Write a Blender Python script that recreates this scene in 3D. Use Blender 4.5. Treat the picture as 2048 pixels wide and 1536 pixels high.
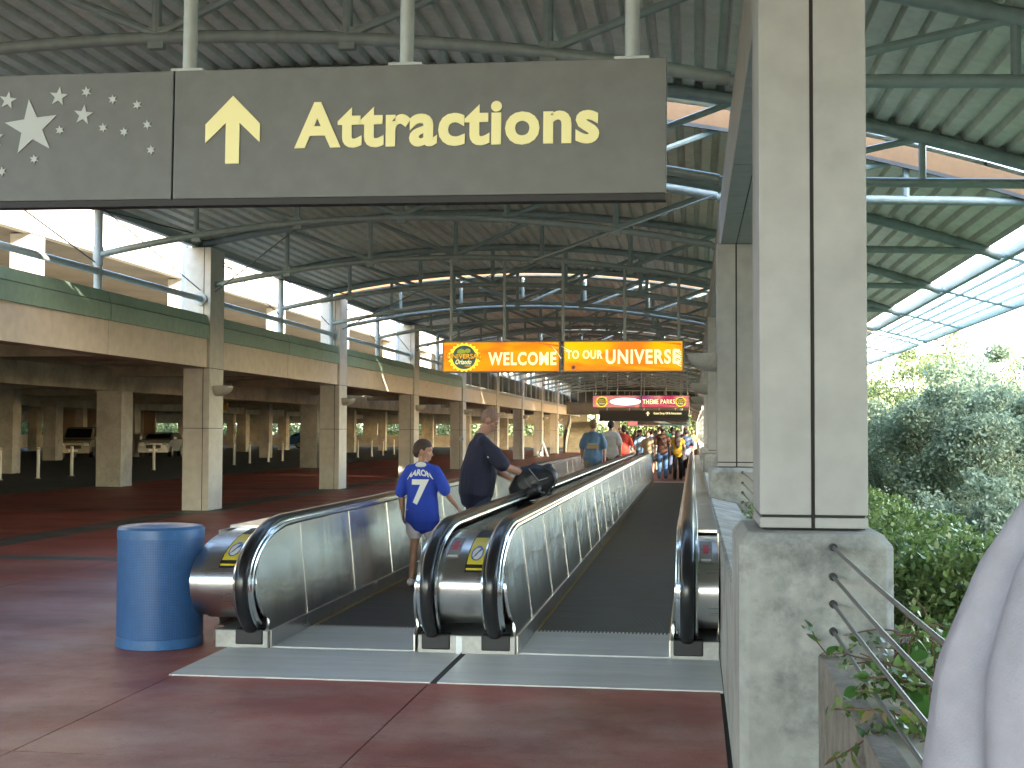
import bpy, bmesh, math, random
import numpy as np
from mathutils import Vector, Matrix
from mathutils.bvhtree import BVHTree
random.seed(7); np.random.seed(7)
R = math.radians
for o in list(bpy.data.objects): bpy.data.objects.remove(o)
scene = bpy.context.scene
C = scene.collection
# ------------------------------------------------------------------ camera
cam_d = bpy.data.cameras.new('camera'); cam = bpy.data.objects.new('camera', cam_d); C.objects.link(cam)
yaw, pitch, roll = R(-7.928), R(2.0647), 0.0035
fw = Vector((math.sin(yaw)*math.cos(pitch), math.cos(yaw)*math.cos(pitch), math.sin(pitch)))
rt = fw.cross(Vector((0,0,1))).normalized(); up = rt.cross(fw); dn = -up
r2 = math.cos(roll)*rt - math.sin(roll)*dn
d2 = math.sin(roll)*rt + math.cos(roll)*dn
m = Matrix((r2, -d2, -fw)).transposed().to_4x4(); m.translation = Vector((0,0,1.62))
cam.matrix_world = m
cam_d.sensor_width = 36; cam_d.lens = 2600/2048*36
cam_d.clip_start = 0.05; cam_d.clip_end = 2000
scene.camera = cam
# ------------------------------------------------------------------ world and sun
SUN_EL, SUN_AZ = 20.0, 130.0           # azimuth clockwise from +Y
w = bpy.data.worlds.new('World'); scene.world = w; w.use_nodes = True
nt = w.node_tree; nt.nodes.clear()
sky = nt.nodes.new('ShaderNodeTexSky'); sky.sky_type = 'NISHITA'; sky.sun_disc = False
sky.sun_elevation = R(SUN_EL); sky.sun_rotation = R(SUN_AZ)
sky.air_density = 1.1; sky.dust_density = 1.6; sky.ozone_density = 1.0
bg = nt.nodes.new('ShaderNodeBackground'); bg.inputs[1].default_value = 0.15
wo = nt.nodes.new('ShaderNodeOutputWorld')
nt.links.new(sky.outputs[0], bg.inputs[0]); nt.links.new(bg.outputs[0], wo.inputs[0])
sl = bpy.data.lights.new('sun', 'SUN'); sl.energy = 2.1; sl.angle = R(0.5); sl.color = (1.0, 0.86, 0.68)
sun = bpy.data.objects.new('sun', sl); C.objects.link(sun)
sd = Vector((math.sin(R(SUN_AZ))*math.cos(R(SUN_EL)), math.cos(R(SUN_AZ))*math.cos(R(SUN_EL)), math.sin(R(SUN_EL))))
sun.rotation_euler = sd.to_track_quat('Z', 'Y').to_euler(); sun.location = (0, -20, 30)
scene.view_settings.view_transform = 'Standard'; scene.view_settings.look = 'None'
scene.view_settings.exposure = 4.25; scene.view_settings.gamma = 1.0
scene.view_settings.use_curve_mapping = False
scene.cycles.max_bounces = 10; scene.cycles.diffuse_bounces = 7; scene.cycles.glossy_bounces = 5
scene.cycles.transparent_max_bounces = 12
# ------------------------------------------------------------------ materials
MATS = {}
def mat(name, col, rough=0.6, metal=0.0, var=0.0, scale=3.0, bump=0.0, bscale=40.0, col2=None, emit=0.0, spec=0.5, stretch=(1,1,1), var2=0.0):
    if name in MATS: return MATS[name]
    m = bpy.data.materials.new(name); m.use_nodes = True
    n = m.node_tree.nodes; l = m.node_tree.links; b = n['Principled BSDF']
    b.inputs['Base Color'].default_value = (*col, 1); b.inputs['Roughness'].default_value = rough
    b.inputs['Metallic'].default_value = metal; b.inputs['Specular IOR Level'].default_value = spec
    if var or bump or col2:
        geo = n.new('ShaderNodeNewGeometry'); mp = n.new('ShaderNodeMapping'); mp.inputs['Scale'].default_value = stretch
        l.new(geo.outputs['Position'], mp.inputs['Vector'])
    if var or col2:
        t = n.new('ShaderNodeTexNoise'); t.inputs['Scale'].default_value = scale; t.inputs['Detail'].default_value = 8; t.inputs['Roughness'].default_value = 0.65
        l.new(mp.outputs[0], t.inputs['Vector'])
        cr = n.new('ShaderNodeValToRGB'); e = cr.color_ramp.elements
        c2 = col2 or tuple(min(1, c*(1+var)) for c in col)
        c1 = col if col2 else tuple(c*(1-var) for c in col)
        e[0].position = 0.35; e[0].color = (*c1, 1); e[1].position = 0.65; e[1].color = (*c2, 1)
        l.new(t.outputs['Fac'], cr.inputs[0]); out = cr.outputs[0]
        t2 = n.new('ShaderNodeTexNoise'); t2.inputs['Scale'].default_value = scale*9; t2.inputs['Detail'].default_value = 4
        l.new(mp.outputs[0], t2.inputs['Vector'])
        mx = n.new('ShaderNodeMix'); mx.data_type = 'RGBA'; mx.blend_type = 'MULTIPLY'; mx.inputs[0].default_value = 0.35
        l.new(out, mx.inputs[6]); l.new(t2.outputs['Fac'], mx.inputs[7])
        mm = n.new('ShaderNodeMix'); mm.data_type = 'RGBA'; mm.blend_type = 'ADD'; mm.inputs[0].default_value = 0.0
        l.new(mx.outputs[2], b.inputs['Base Color'])
        rr = n.new('ShaderNodeMapRange'); rr.inputs[3].default_value = max(0.02, rough-0.12); rr.inputs[4].default_value = min(1, rough+0.12)
        l.new(t.outputs['Fac'], rr.inputs[0]); l.new(rr.outputs[0], b.inputs['Roughness'])
    if bump:
        tb = n.new('ShaderNodeTexNoise'); tb.inputs['Scale'].default_value = bscale; tb.inputs['Detail'].default_value = 5
        l.new(mp.outputs[0], tb.inputs['Vector'])
        bp = n.new('ShaderNodeBump'); bp.inputs['Strength'].default_value = bump; bp.inputs['Distance'].default_value = 0.01
        l.new(tb.outputs['Fac'], bp.inputs['Height']); l.new(bp.outputs[0], b.inputs['Normal'])
    if emit:
        b.inputs['Emission Color'].default_value = (*col, 1); b.inputs['Emission Strength'].default_value = emit
    MATS[name] = m; return m

M_STEEL = mat('painted_steel', (0.29,0.365,0.36), 0.38, var=0.12, scale=1.2, bump=0.05)
M_POST = mat('skylit_post', (0.42,0.50,0.53), 0.4, var=0.08, scale=1.5)  # steel paint lightened and blued to carry the open-sky light
M_HANG = mat('hanger_paint', (0.42,0.46,0.45), 0.4, var=0.06, scale=1.5)
M_DECK = mat('galvanised_deck', (0.70,0.72,0.63), 0.45, metal=0.1, var=0.14, scale=0.9, bump=0.1, bscale=15)
M_DARKST = mat('dark_steel', (0.05,0.06,0.065), 0.5, var=0.2, scale=3)
M_CLAD = mat('column_cladding', (0.45,0.44,0.415), 0.6, var=0.07, scale=0.7, bump=0.06, bscale=200)
M_JOINT = mat('joint_dark', (0.035,0.033,0.03), 0.95)  # near-black tone of joints and cores
M_CREAM = mat('cream_panel', (0.74,0.64,0.52), 0.6, var=0.05, scale=0.6, bump=0.05, bscale=180)
M_GREEN = mat('green_fascia', (0.27,0.40,0.31), 0.45, var=0.12, scale=0.8)
M_CONC = mat('concrete', (0.45,0.43,0.38), 0.85, var=0.22, scale=1.4, bump=0.25, bscale=60)
M_CONCD = mat('old_concrete', (0.50,0.46,0.35), 0.9, var=0.3, scale=0.8, bump=0.2, bscale=40)
M_TAN = mat('tan_fascia', (0.21,0.115,0.045), 0.6, var=0.06, scale=1.5)
M_RUBBER = mat('black_rubber', (0.012,0.012,0.014), 0.28, spec=0.6)
M_BLACK = mat('matt_black', (0.015,0.015,0.017), 0.6)
M_SIGNGREY = mat('sign_grey', (0.135,0.14,0.135), 0.5, var=0.1, scale=1.2)
M_SIGNBROWN = mat('sign_edge_dark', (0.008,0.006,0.007), 0.6)
M_WHITEPRINT = mat('white_print', (0.44,0.47,0.46), 0.5)
M_YELLOW = mat('sign_yellow', (0.72,0.60,0.06), 0.45)
M_ASPH = mat('asphalt', (0.07,0.072,0.068), 0.85, var=0.3, scale=0.6, bump=0.2)
M_GLASSW = None

def pedestal_mat():
    m = mat('pedestal_concrete', (0.40,0.40,0.37), 0.8, var=0.2, scale=2.0, bump=0.3, bscale=45)
    n = m.node_tree.nodes; l = m.node_tree.links; b = n['Principled BSDF']
    src = b.inputs['Base Color'].links[0].from_socket
    geo = [x for x in n if x.type == 'NEW_GEOMETRY'][0]
    t = n.new('ShaderNodeTexNoise'); t.inputs['Scale'].default_value = 3.2; t.inputs['Detail'].default_value = 12; t.inputs['Roughness'].default_value = 0.75
    l.new(geo.outputs['Position'], t.inputs['Vector'])
    cr = n.new('ShaderNodeValToRGB'); cr.color_ramp.elements[0].position = 0.49; cr.color_ramp.elements[0].color = (1,1,1,1)
    cr.color_ramp.elements[1].position = 0.70; cr.color_ramp.elements[1].color = (0.26,0.29,0.31,1)
    l.new(t.outputs['Fac'], cr.inputs[0])
    mx = n.new('ShaderNodeMix'); mx.data_type = 'RGBA'; mx.blend_type = 'MULTIPLY'; mx.inputs[0].default_value = 0.85
    l.new(src, mx.inputs[6]); l.new(cr.outputs[0], mx.inputs[7]); l.new(mx.outputs[2], b.inputs['Base Color'])
    v = n.new('ShaderNodeTexVoronoi'); v.inputs['Scale'].default_value = 22
    l.new(geo.outputs['Position'], v.inputs['Vector'])
    return m
M_PED = pedestal_mat()

def floor_mat(name, base, dark, worn):
    m = bpy.data.materials.new(name); m.use_nodes = True; n = m.node_tree.nodes; l = m.node_tree.links; b = n['Principled BSDF']
    geo = n.new('ShaderNodeNewGeometry')
    def noise(sc, det=8, ro=0.6, st=(1,1,1)):
        mp = n.new('ShaderNodeMapping'); mp.inputs['Scale'].default_value = st; l.new(geo.outputs['Position'], mp.inputs['Vector'])
        t = n.new('ShaderNodeTexNoise'); t.inputs['Scale'].default_value = sc; t.inputs['Detail'].default_value = det; t.inputs['Roughness'].default_value = ro
        l.new(mp.outputs[0], t.inputs['Vector']); return t.outputs['Fac']
    def ramp(f, p0, c0, p1, c1):
        r = n.new('ShaderNodeValToRGB'); r.color_ramp.elements[0].position = p0; r.color_ramp.elements[0].color = (*c0,1)
        r.color_ramp.elements[1].position = p1; r.color_ramp.elements[1].color = (*c1,1); l.new(f, r.inputs[0]); return r.outputs[0]
    c = ramp(noise(0.9, 9, 0.62, (0.7,1.3,1)), 0.38, dark, 0.62, base)
    wv = ramp(noise(0.55, 10, 0.68, (1.0,1.0,1)), 0.44, (0,0,0), 0.66, (1,1,1)); b.inputs['Specular IOR Level'].default_value = 0.32
    # more wear near the entrance, an actual traffic wear mark on the slab
    sx = n.new('ShaderNodeSeparateXYZ'); l.new(geo.outputs['Position'], sx.inputs[0])
    mr = n.new('ShaderNodeMapRange'); mr.inputs[1].default_value = 17; mr.inputs[2].default_value = 7; mr.inputs[3].default_value = 0.15; mr.inputs[4].default_value = 1.0
    l.new(sx.outputs['Y'], mr.inputs[0])
    ma = n.new('ShaderNodeMath'); ma.operation = 'MULTIPLY'; l.new(wv, ma.inputs[0]); l.new(mr.outputs[0], ma.inputs[1])
    mx = n.new('ShaderNodeMix'); mx.data_type = 'RGBA'; l.new(ma.outputs[0], mx.inputs[0]); l.new(c, mx.inputs[6]); mx.inputs[7].default_value = (*worn,1)
    sp = ramp(noise(7, 6, 0.7), 0.30, (0.55,0.55,0.55), 0.42, (1,1,1))
    m2 = n.new('ShaderNodeMix'); m2.data_type = 'RGBA'; m2.blend_type = 'MULTIPLY'; m2.inputs[0].default_value = 0.7; l.new(mx.outputs[2], m2.inputs[6]); l.new(sp, m2.inputs[7])
    gr = ramp(noise(90, 3, 0.8), 0.36, (0.62,0.60,0.60), 0.56, (1.08,1.06,1.05))
    m3 = n.new('ShaderNodeMix'); m3.data_type = 'RGBA'; m3.blend_type = 'MULTIPLY'; m3.inputs[0].default_value = 0.6; l.new(m2.outputs[2], m3.inputs[6]); l.new(gr, m3.inputs[7])
    ck = ramp(noise(2.6, 12, 0.75, (1,0.5,1)), 0.60, (1,1,1), 0.72, (0.62,0.6,0.6))
    m4 = n.new('ShaderNodeMix'); m4.data_type = 'RGBA'; m4.blend_type = 'MULTIPLY'; m4.inputs[0].default_value = 0.7; l.new(m3.outputs[2], m4.inputs[6]); l.new(ck, m4.inputs[7])
    l.new(m4.outputs[2], b.inputs['Base Color'])
    rr = n.new('ShaderNodeMapRange'); rr.inputs[3].default_value = 0.24; rr.inputs[4].default_value = 0.7
    l.new(noise(0.8, 7, 0.6, (0.6,1.4,1)), rr.inputs[0]); l.new(rr.outputs[0], b.inputs['Roughness'])
    bp = n.new('ShaderNodeBump'); bp.inputs['Strength'].default_value = 0.12; bp.inputs['Distance'].default_value = 0.01
    l.new(noise(30, 5), bp.inputs['Height']); l.new(bp.outputs[0], b.inputs['Normal'])
    return m
M_RED = floor_mat('red_concrete', (0.34,0.086,0.058), (0.22,0.062,0.044), (0.42,0.245,0.20))
M_BAND = floor_mat('grey_green_concrete', (0.10,0.105,0.085), (0.065,0.07,0.058), (0.16,0.165,0.15))

def steel_mat(name, col, rough, axis, st=60.0):
    m = bpy.data.materials.new(name); m.use_nodes = True; n = m.node_tree.nodes; l = m.node_tree.links; b = n['Principled BSDF']
    b.inputs['Metallic'].default_value = 1.0; b.inputs['Base Color'].default_value = (*col,1)
    b.inputs['Anisotropic'].default_value = 0.4
    geo = n.new('ShaderNodeNewGeometry'); mp = n.new('ShaderNodeMapping')
    s = [st,st,st]; s[axis] = 0.6; mp.inputs['Scale'].default_value = s
    l.new(geo.outputs['Position'], mp.inputs['Vector'])
    t = n.new('ShaderNodeTexNoise'); t.inputs['Scale'].default_value = 1.0; t.inputs['Detail'].default_value = 3; l.new(mp.outputs[0], t.inputs['Vector'])
    rr = n.new('ShaderNodeMapRange'); rr.inputs[3].default_value = rough-0.02; rr.inputs[4].default_value = rough+0.04
    l.new(t.outputs['Fac'], rr.inputs[0])
    bp = n.new('ShaderNodeBump'); bp.inputs['Strength'].default_value = 0.02; bp.inputs['Distance'].default_value = 0.002
    l.new(t.outputs['Fac'], bp.inputs['Height'])
    # slow waviness of thin sheet
    t2 = n.new('ShaderNodeTexNoise'); t2.inputs['Scale'].default_value = 1.6; t2.inputs['Detail'].default_value = 2; mp2 = n.new('ShaderNodeMapping'); mp2.inputs['Scale'].default_value = (1,2.2,0.3) if axis == 2 else (1,1,1); l.new(geo.outputs['Position'], mp2.inputs['Vector']); l.new(mp2.outputs[0], t2.inputs['Vector'])
    b2 = n.new('ShaderNodeBump'); b2.inputs['Strength'].default_value = 0.2; b2.inputs['Distance'].default_value = 0.03
    l.new(t2.outputs['Fac'], b2.inputs['Height']); l.new(bp.outputs[0], b2.inputs['Normal'])
    l.new(b2.outputs[0], b.inputs['Normal'])
    t3 = n.new('ShaderNodeTexNoise'); t3.inputs['Scale'].default_value = 5; t3.inputs['Detail'].default_value = 7; l.new(geo.outputs['Position'], t3.inputs['Vector'])
    ad = n.new('ShaderNodeMath'); ad.operation = 'MULTIPLY_ADD'; ad.inputs[1].default_value = 0.05; l.new(t3.outputs['Fac'], ad.inputs[0]); l.new(rr.outputs[0], ad.inputs[2])
    l.new(ad.outputs[0], b.inputs['Roughness'])
    return m
M_SSP = steel_mat('stainless_panel', (0.64,0.66,0.65), 0.18, 2)
M_SSB = steel_mat('stainless_brushed', (0.72,0.71,0.69), 0.25, 0, 90)
M_SST = steel_mat('stainless_trim', (0.74,0.77,0.78), 0.16, 1, 30)
M_ALU = mat('aluminium_plate', (0.66,0.67,0.65), 0.5, metal=0.1, var=0.10, scale=1.5, bump=0.08, bscale=90, stretch=(0.4,6,1))

def belt_mat():
    m = mat('belt_rubber', (0.060,0.054,0.044), 0.55, metal=0.0, var=0.25, scale=2.5)
    n = m.node_tree.nodes; l = m.node_tree.links; b = n['Principled BSDF']
    geo = [x for x in n if x.type == 'NEW_GEOMETRY'][0]
    wv = n.new('ShaderNodeTexWave'); wv.wave_type = 'BANDS'; wv.bands_direction = 'X'; wv.inputs['Scale'].default_value = 30
    l.new(geo.outputs['Position'], wv.inputs['Vector'])
    bp = n.new('ShaderNodeBump'); bp.inputs['Strength'].default_value = 0.7; bp.inputs['Distance'].default_value = 0.008
    l.new(wv.outputs['Fac'], bp.inputs['Height']); l.new(bp.outputs[0], b.inputs['Normal'])
    return m
M_BELT = belt_mat()

def glass_mat():
    m = bpy.data.materials.new('skylight_glass'); m.use_nodes = True; n = m.node_tree.nodes; l = m.node_tree.links; n.clear()
    o = n.new('ShaderNodeOutputMaterial'); tr = n.new('ShaderNodeBsdfTransparent'); tr.inputs[0].default_value = (0.86,0.93,0.93,1)
    gl = n.new('ShaderNodeBsdfGlossy'); gl.inputs['Roughness'].default_value = 0.05
    tl = n.new('ShaderNodeBsdfTranslucent'); tl.inputs[0].default_value = (0.8,0.85,0.85,1)
    m1 = n.new('ShaderNodeMixShader'); m1.inputs[0].default_value = 0.08; l.new(tr.outputs[0], m1.inputs[1]); l.new(gl.outputs[0], m1.inputs[2])
    m2 = n.new('ShaderNodeMixShader'); m2.inputs[0].default_value = 0.25; l.new(m1.outputs[0], m2.inputs[1]); l.new(tl.outputs[0], m2.inputs[2])
    l.new(m2.outputs[0], o.inputs[0]); return m
M_GLASSW = glass_mat()

# ------------------------------------------------------------------ mesh helpers
class MB:
    def __init__(s): s.v = []; s.f = []
    def add(s, vs, fs):
        k = len(s.v); s.v.extend([tuple(v) for v in vs]); s.f.extend([tuple(i+k for i in f) for f in fs]); return s
    def box(s, a, b):
        x0,y0,z0 = a; x1,y1,z1 = b
        return s.add([(x0,y0,z0),(x1,y0,z0),(x1,y1,z0),(x0,y1,z0),(x0,y0,z1),(x1,y0,z1),(x1,y1,z1),(x0,y1,z1)],
              [(0,3,2,1),(4,5,6,7),(0,1,5,4),(1,2,6,5),(2,3,7,6),(3,0,4,7)])
    def prism(s, poly, a, b, axis='x'):
        n = len(poly)
        def P(p, t):
            return {'x':(t,p[0],p[1]), 'y':(p[0],t,p[1]), 'z':(p[0],p[1],t)}[axis]
        s.add([P(p,a) for p in poly]+[P(p,b) for p in poly], [tuple(range(n))[::-1], tuple(range(n,2*n))]+[(i,(i+1)%n,n+(i+1)%n,n+i) for i in range(n)])
        return s
    def tube(s, pts, r, n=10, cap=True):
        pts = [Vector(p) for p in pts]; rs = r if isinstance(r,(list,tuple)) else [r]*len(pts)
        rings = []; ref = None
        for i,p in enumerate(pts):
            t = (pts[min(i+1,len(pts)-1)]-pts[max(i-1,0)]).normalized()
            if ref is None: ref = Vector((0,0,1)) if abs(t.z) < 0.9 else Vector((1,0,0))
            u = t.cross(ref).normalized(); v = u.cross(t).normalized(); ref = v if abs(v.dot(t))<0.9 else ref
            rings.append([p + rs[i]*(math.cos(2*math.pi*k/n)*u + math.sin(2*math.pi*k/n)*v) for k in range(n)])
        vs = [q for rg in rings for q in rg]; fs = []
        for i in range(len(rings)-1):
            for k in range(n):
                a = i*n+k; b = i*n+(k+1)%n; fs.append((a,b,b+n,a+n))
        if cap: fs.append(tuple(range(n))[::-1]); fs.append(tuple(range((len(rings)-1)*n, len(rings)*n)))
        return s.add(vs, fs)
    def sweep(s, path, prof, closed=True):     # path: list of (origin, u, v); prof: list of (a,b)
        n = len(prof); vs = []; fs = []
        for o,u,v in path:
            for a,b in prof: vs.append(Vector(o)+Vector(u)*a+Vector(v)*b)
        for i in range(len(path)-1):
            for k in range(n if closed else n-1):
                a = i*n+k; b = i*n+(k+1)%n; fs.append((a,b,b+n,a+n))
        if closed: fs.append(tuple(range(n))[::-1]); fs.append(tuple(range((len(path)-1)*n, len(path)*n)))
        return s.add(vs, fs)
    def lathe(s, prof, n=24, c=(0,0,0)):
        vs = []; fs = []
        for r,z in prof:
            for k in range(n): vs.append((c[0]+r*math.cos(2*math.pi*k/n), c[1]+r*math.sin(2*math.pi*k/n), c[2]+z))
        for i in range(len(prof)-1):
            for k in range(n):
                a = i*n+k; b = i*n+(k+1)%n; fs.append((a,b,b+n,a+n))
        fs.append(tuple(range(n))[::-1]); fs.append(tuple(range((len(prof)-1)*n, len(prof)*n)))
        return s.add(vs, fs)
    def loft(s, st, n=14, ref=(1,0,0)):        # stations (p, ra, rb), ra along ref
        st2 = []
        (p0,a0,b0),(p1,a1,b1) = st[0], st[1]; p0=Vector(p0); p1=Vector(p1)
        t0 = (p0-p1).normalized(); m0=min(a0,b0)
        st2 += [(p0+t0*m0*0.95, a0*.25, b0*.25),(p0+t0*m0*0.7, a0*.7, b0*.7)]
        st2 += [(Vector(p),a,b) for p,a,b in st]
        (q0,c0,e0),(q1,c1,e1) = st[-1], st[-2]; q0=Vector(q0); q1=Vector(q1); t1=(q0-q1).normalized(); m1=min(c0,e0)
        st2 += [(q0+t1*m1*0.7, c0*.7, e0*.7),(q0+t1*m1*0.95, c0*.25, e0*.25)]
        ref = Vector(ref); vs=[]; fs=[]
        for i,(p,a,b) in enumerate(st2):
            t = (st2[min(i+1,len(st2)-1)][0]-st2[max(i-1,0)][0]).normalized()
            u = (ref - t*ref.dot(t)); u = u.normalized() if u.length>1e-3 else t.orthogonal().normalized(); v = t.cross(u)
            for k in range(n):
                an = 2*math.pi*k/n; vs.append(p+u*a*math.cos(an)+v*b*math.sin(an))
        for i in range(len(st2)-1):
            for k in range(n):
                a = i*n+k; b = i*n+(k+1)%n; fs.append((a,b,b+n,a+n))
        fs.append(tuple(range(n))[::-1]); fs.append(tuple(range((len(st2)-1)*n, len(st2)*n)))
        return s.add(vs, fs)
    def ell(s, c, r, rot=None, n=12):
        vs=[]; fs=[]; h=n//2+2
        for i in range(h+1):
            ph = math.pi*(i+0.001*(1 if i==0 else (-1 if i==h else 0)))/h
            for k in range(n):
                an=2*math.pi*k/n; q=Vector((r[0]*math.sin(ph)*math.cos(an), r[1]*math.sin(ph)*math.sin(an), r[2]*math.cos(ph)))
                if rot: q = rot@q
                vs.append(Vector(c)+q)
        for i in range(h):
            for k in range(n):
                a=i*n+k; b=i*n+(k+1)%n; fs.append((a,a+n,b+n,b))
        fs.append(tuple(range(n))); fs.append(tuple(range(h*n,(h+1)*n))[::-1])
        return s.add(vs,fs)
    def xf(s, M, start=0):
        s.v = s.v[:start] + [tuple(M@Vector(v)) for v in s.v[start:]]; return s
    def mesh(s, name, mt=None, smooth=False):
        me = bpy.data.meshes.new(name); me.from_pydata(s.v, [], s.f); me.update()
        if mt: me.materials.append(mt)
        if smooth: me.polygons.foreach_set('use_smooth', [True]*len(me.polygons))
        return me
    def build(s, name, mt, parent=None, smooth=False, bevel=0.0, fix=True):
        me = s.mesh(name, mt, smooth)
        if fix:
            bm = bmesh.new(); bm.from_mesh(me); bmesh.ops.recalc_face_normals(bm, faces=bm.faces); bm.to_mesh(me); bm.free()
        o = link(name, me, parent)
        if bevel:
            b = o.modifiers.new('bevel','BEVEL'); b.width = bevel; b.segments = 2; b.limit_method = 'ANGLE'
        if smooth:
            me.set_sharp_from_angle(angle=R(40))
        return o
def link(name, me, parent=None, loc=None):
    o = bpy.data.objects.new(name, me); C.objects.link(o)
    if parent is not None: o.parent = parent
    if loc: o.location = loc
    return o
def thing(name, label, cat, loc=(0,0,0), rz=0, group=None):
    o = bpy.data.objects.new(name, None); C.objects.link(o); o.empty_display_size = 0.2
    o.location = loc; o.rotation_euler = (0,0,rz); o['label'] = label; o['category'] = cat
    if group: o['group'] = group
    return o
def tag(o, label, cat, group=None):
    o['label'] = label; o['category'] = cat
    if group: o['group'] = group
    return o
def struct(o, kind='structure'): o['kind'] = kind; return o
def dup(root, loc, label, rz=None):
    r = root.copy(); C.objects.link(r); r.location = loc; r['label'] = label
    if rz is not None: r.rotation_euler = (0,0,rz)
    for ch in list(root.children):
        c = ch.copy(); C.objects.link(c); c.parent = r
        for g in list(ch.children):
            d = g.copy(); C.objects.link(d); d.parent = c
    return r
def text_mesh(s, size, extrude=0.004, offset=0.0, align='LEFT', shear=0.0, spacing=1.0):
    cu = bpy.data.curves.new('t','FONT'); cu.body = s; cu.size = size; cu.extrude = extrude; cu.offset = offset
    cu.align_x = align; cu.shear = shear; cu.space_character = spacing; cu.resolution_u = 4
    o = bpy.data.objects.new('t', cu); C.objects.link(o); bpy.context.view_layer.update()
    me = bpy.data.meshes.new_from_object(o.evaluated_get(bpy.context.evaluated_depsgraph_get()))
    bpy.data.objects.remove(o); return me
def sign_text(name, s, x0, x1, z0, z1, y, mt, parent, extrude=0.004, offset=0.0, shear=0.0, spacing=1.0):
    me = text_mesh(s, 1.0, extrude, offset, 'LEFT', shear, spacing)
    co = np.empty(len(me.vertices)*3); me.vertices.foreach_get('co', co); co = co.reshape(-1,3)
    mn, mx = co.min(0), co.max(0)
    out = np.empty_like(co)
    out[:,0] = x0+(co[:,0]-mn[0])/(mx[0]-mn[0])*(x1-x0)
    out[:,2] = z0+(co[:,1]-mn[1])/(mx[1]-mn[1])*(z1-z0)
    out[:,1] = y-(co[:,2]-mn[2])
    me.vertices.foreach_set('co', out.ravel()); me.materials.clear(); me.materials.append(mt); me.update()
    return link(name, me, parent)
def eval_mesh(o):
    bpy.context.view_layer.update()
    return bpy.data.meshes.new_from_object(o.evaluated_get(bpy.context.evaluated_depsgraph_get()))
ORD = ['first','second','third','fourth','fifth','sixth','seventh','eighth','ninth','tenth','eleventh','twelfth']

S = 9.68; Y0 = 5.6
# ================================================================== GROUND AND FLOOR
g = MB().add([(3.0,-60,-0.12),(6.5,-60,-3.0),(400,-60,-3.0),(400,500,-3.0),(6.5,500,-3.0),(3.0,500,-0.12)], [(0,1,4,5),(1,2,3,4)])
struct(g.build('ground', mat('grass_ground', (0.045,0.075,0.02), 0.9, var=0.4, scale=0.6, bump=0.5, bscale=8)))
g = MB().add([(-400,-60,-0.06),(-60,-60,-0.06),(-60,500,-0.06),(-400,500,-0.06)], [(0,1,2,3)])
struct(g.build('far_ground', mat('grass_ground', (0,0,0))))
g = MB().box((0.2,-8,-0.4),(3.0,130,-0.12)); struct(g.build('garden_path', mat('path_concrete', (0.33,0.33,0.32), 0.85, var=0.12, scale=2)))
g = MB().box((-60,-30,-0.5),(-17.0,140,-0.006)); struct(g.build('parking_floor', M_ASPH))
# red slabs between joints, cross bands at the column grid
fl = struct(MB().box((-17.0,-30,-0.5),(0.2,140,-0.008)).build('floor', M_JOINT))
J = 0.005
xs = [-16.99,-13.6,-10.15]; xr = [-9.5,-7.05,-3.4,-1.68,0.17]
def slab(x0,x1,y0,y1,mt,nm='floor_slab'):
    return MB().box((x0+J,y0+J,-0.1),(x1-J,y1-J,0.0)).build(nm, mt, fl)
ys = [-20.0,-13.5,-3.7,6.2] 
yb = [15.28+S*k for k in range(0,11)]
prev = -20.0
segs = [(-20.0,-13.5),(-13.5,-3.7),(-3.7,6.2),(6.2,15.28)]
for k,b in enumerate(yb[:-1]): segs.append((b+0.42, yb[k+1]))
for (a,b) in segs:
    for i in range(len(xr)-1):
        slab(xr[i],xr[i+1],a,b,M_RED)
    for i in range(len(xs)-1):
        slab(xs[i],xs[i+1],a,b,M_RED)
for b in yb:
    slab(-9.5,-7.6,b,b+0.42,M_BAND,'floor_band'); slab(-7.6,0.17,b,b+0.42,M_BAND,'floor_band'); slab(-16.99,-10.15,b,b+0.42,M_BAND,'floor_band')
slab(-10.15,-9.5,-20,130,M_BAND,'floor_band')

# ================================================================== MOVING WALKS
YN = 9.35; YE = 42.4
def newel_curve(off=0.0, n=18, zc=0.50):
    """side outline (y,z) of the handrail loop at the near end, offset inwards by off; from the top going round to the base"""
    pts = []
    for i in range(n+1):
        t = math.pi/2*i/n; a = 1.0-off; b = 0.44-off
        pts.append((10.1-a*math.sin(t), zc+b*math.cos(t)))
    for i in range(1,n):
        t = math.pi/2*i/n*0.72; a = 0.42; b = 0.44-off
        pts.append((9.1+off+a*(1-math.cos(t)), zc-b*math.sin(t)/math.sin(math.pi/2*0.72)*0.86))
    return pts
def mirror_y(p): return (YN+YE-p[0], p[1])
def loop(off):
    near = newel_curve(off)
    far = [mirror_y(q) for q in near]
    mid = [(10.1+ (YE-0.75-10.1)*k/16, 0.94-off) for k in range(1,16)]
    return near[::-1] + mid + far
def handrail(x, parent):
    lp = loop(0.0); path = []
    for i,(y,z) in enumerate(lp):
        a = lp[max(i-1,0)]; b = lp[min(i+1,len(lp)-1)]; t = Vector((0,b[0]-a[0],b[1]-a[1])).normalized()
        nrm = Vector((0,-t.z,t.y)) if True else None
        path.append(((x,y,z),(1,0,0),nrm))
    prof = [(-0.042,-0.03),(-0.045,-0.008),(-0.034,0.008),(-0.015,0.014),(0.015,0.014),(0.034,0.008),(0.045,-0.008),(0.042,-0.03)]
    return MB().sweep(path, prof).build('handrail', M_RUBBER, parent, smooth=True)
def trim(x0, x1, off0, off1, parent, name='trim', mt=None, r=0.022):
    lp = loop(off0)
    mb = MB(); mb.tube([(x0,y,z) for y,z in lp], r, 8)
    return mb.build(name, mt or M_SST, parent, smooth=True)
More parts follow.
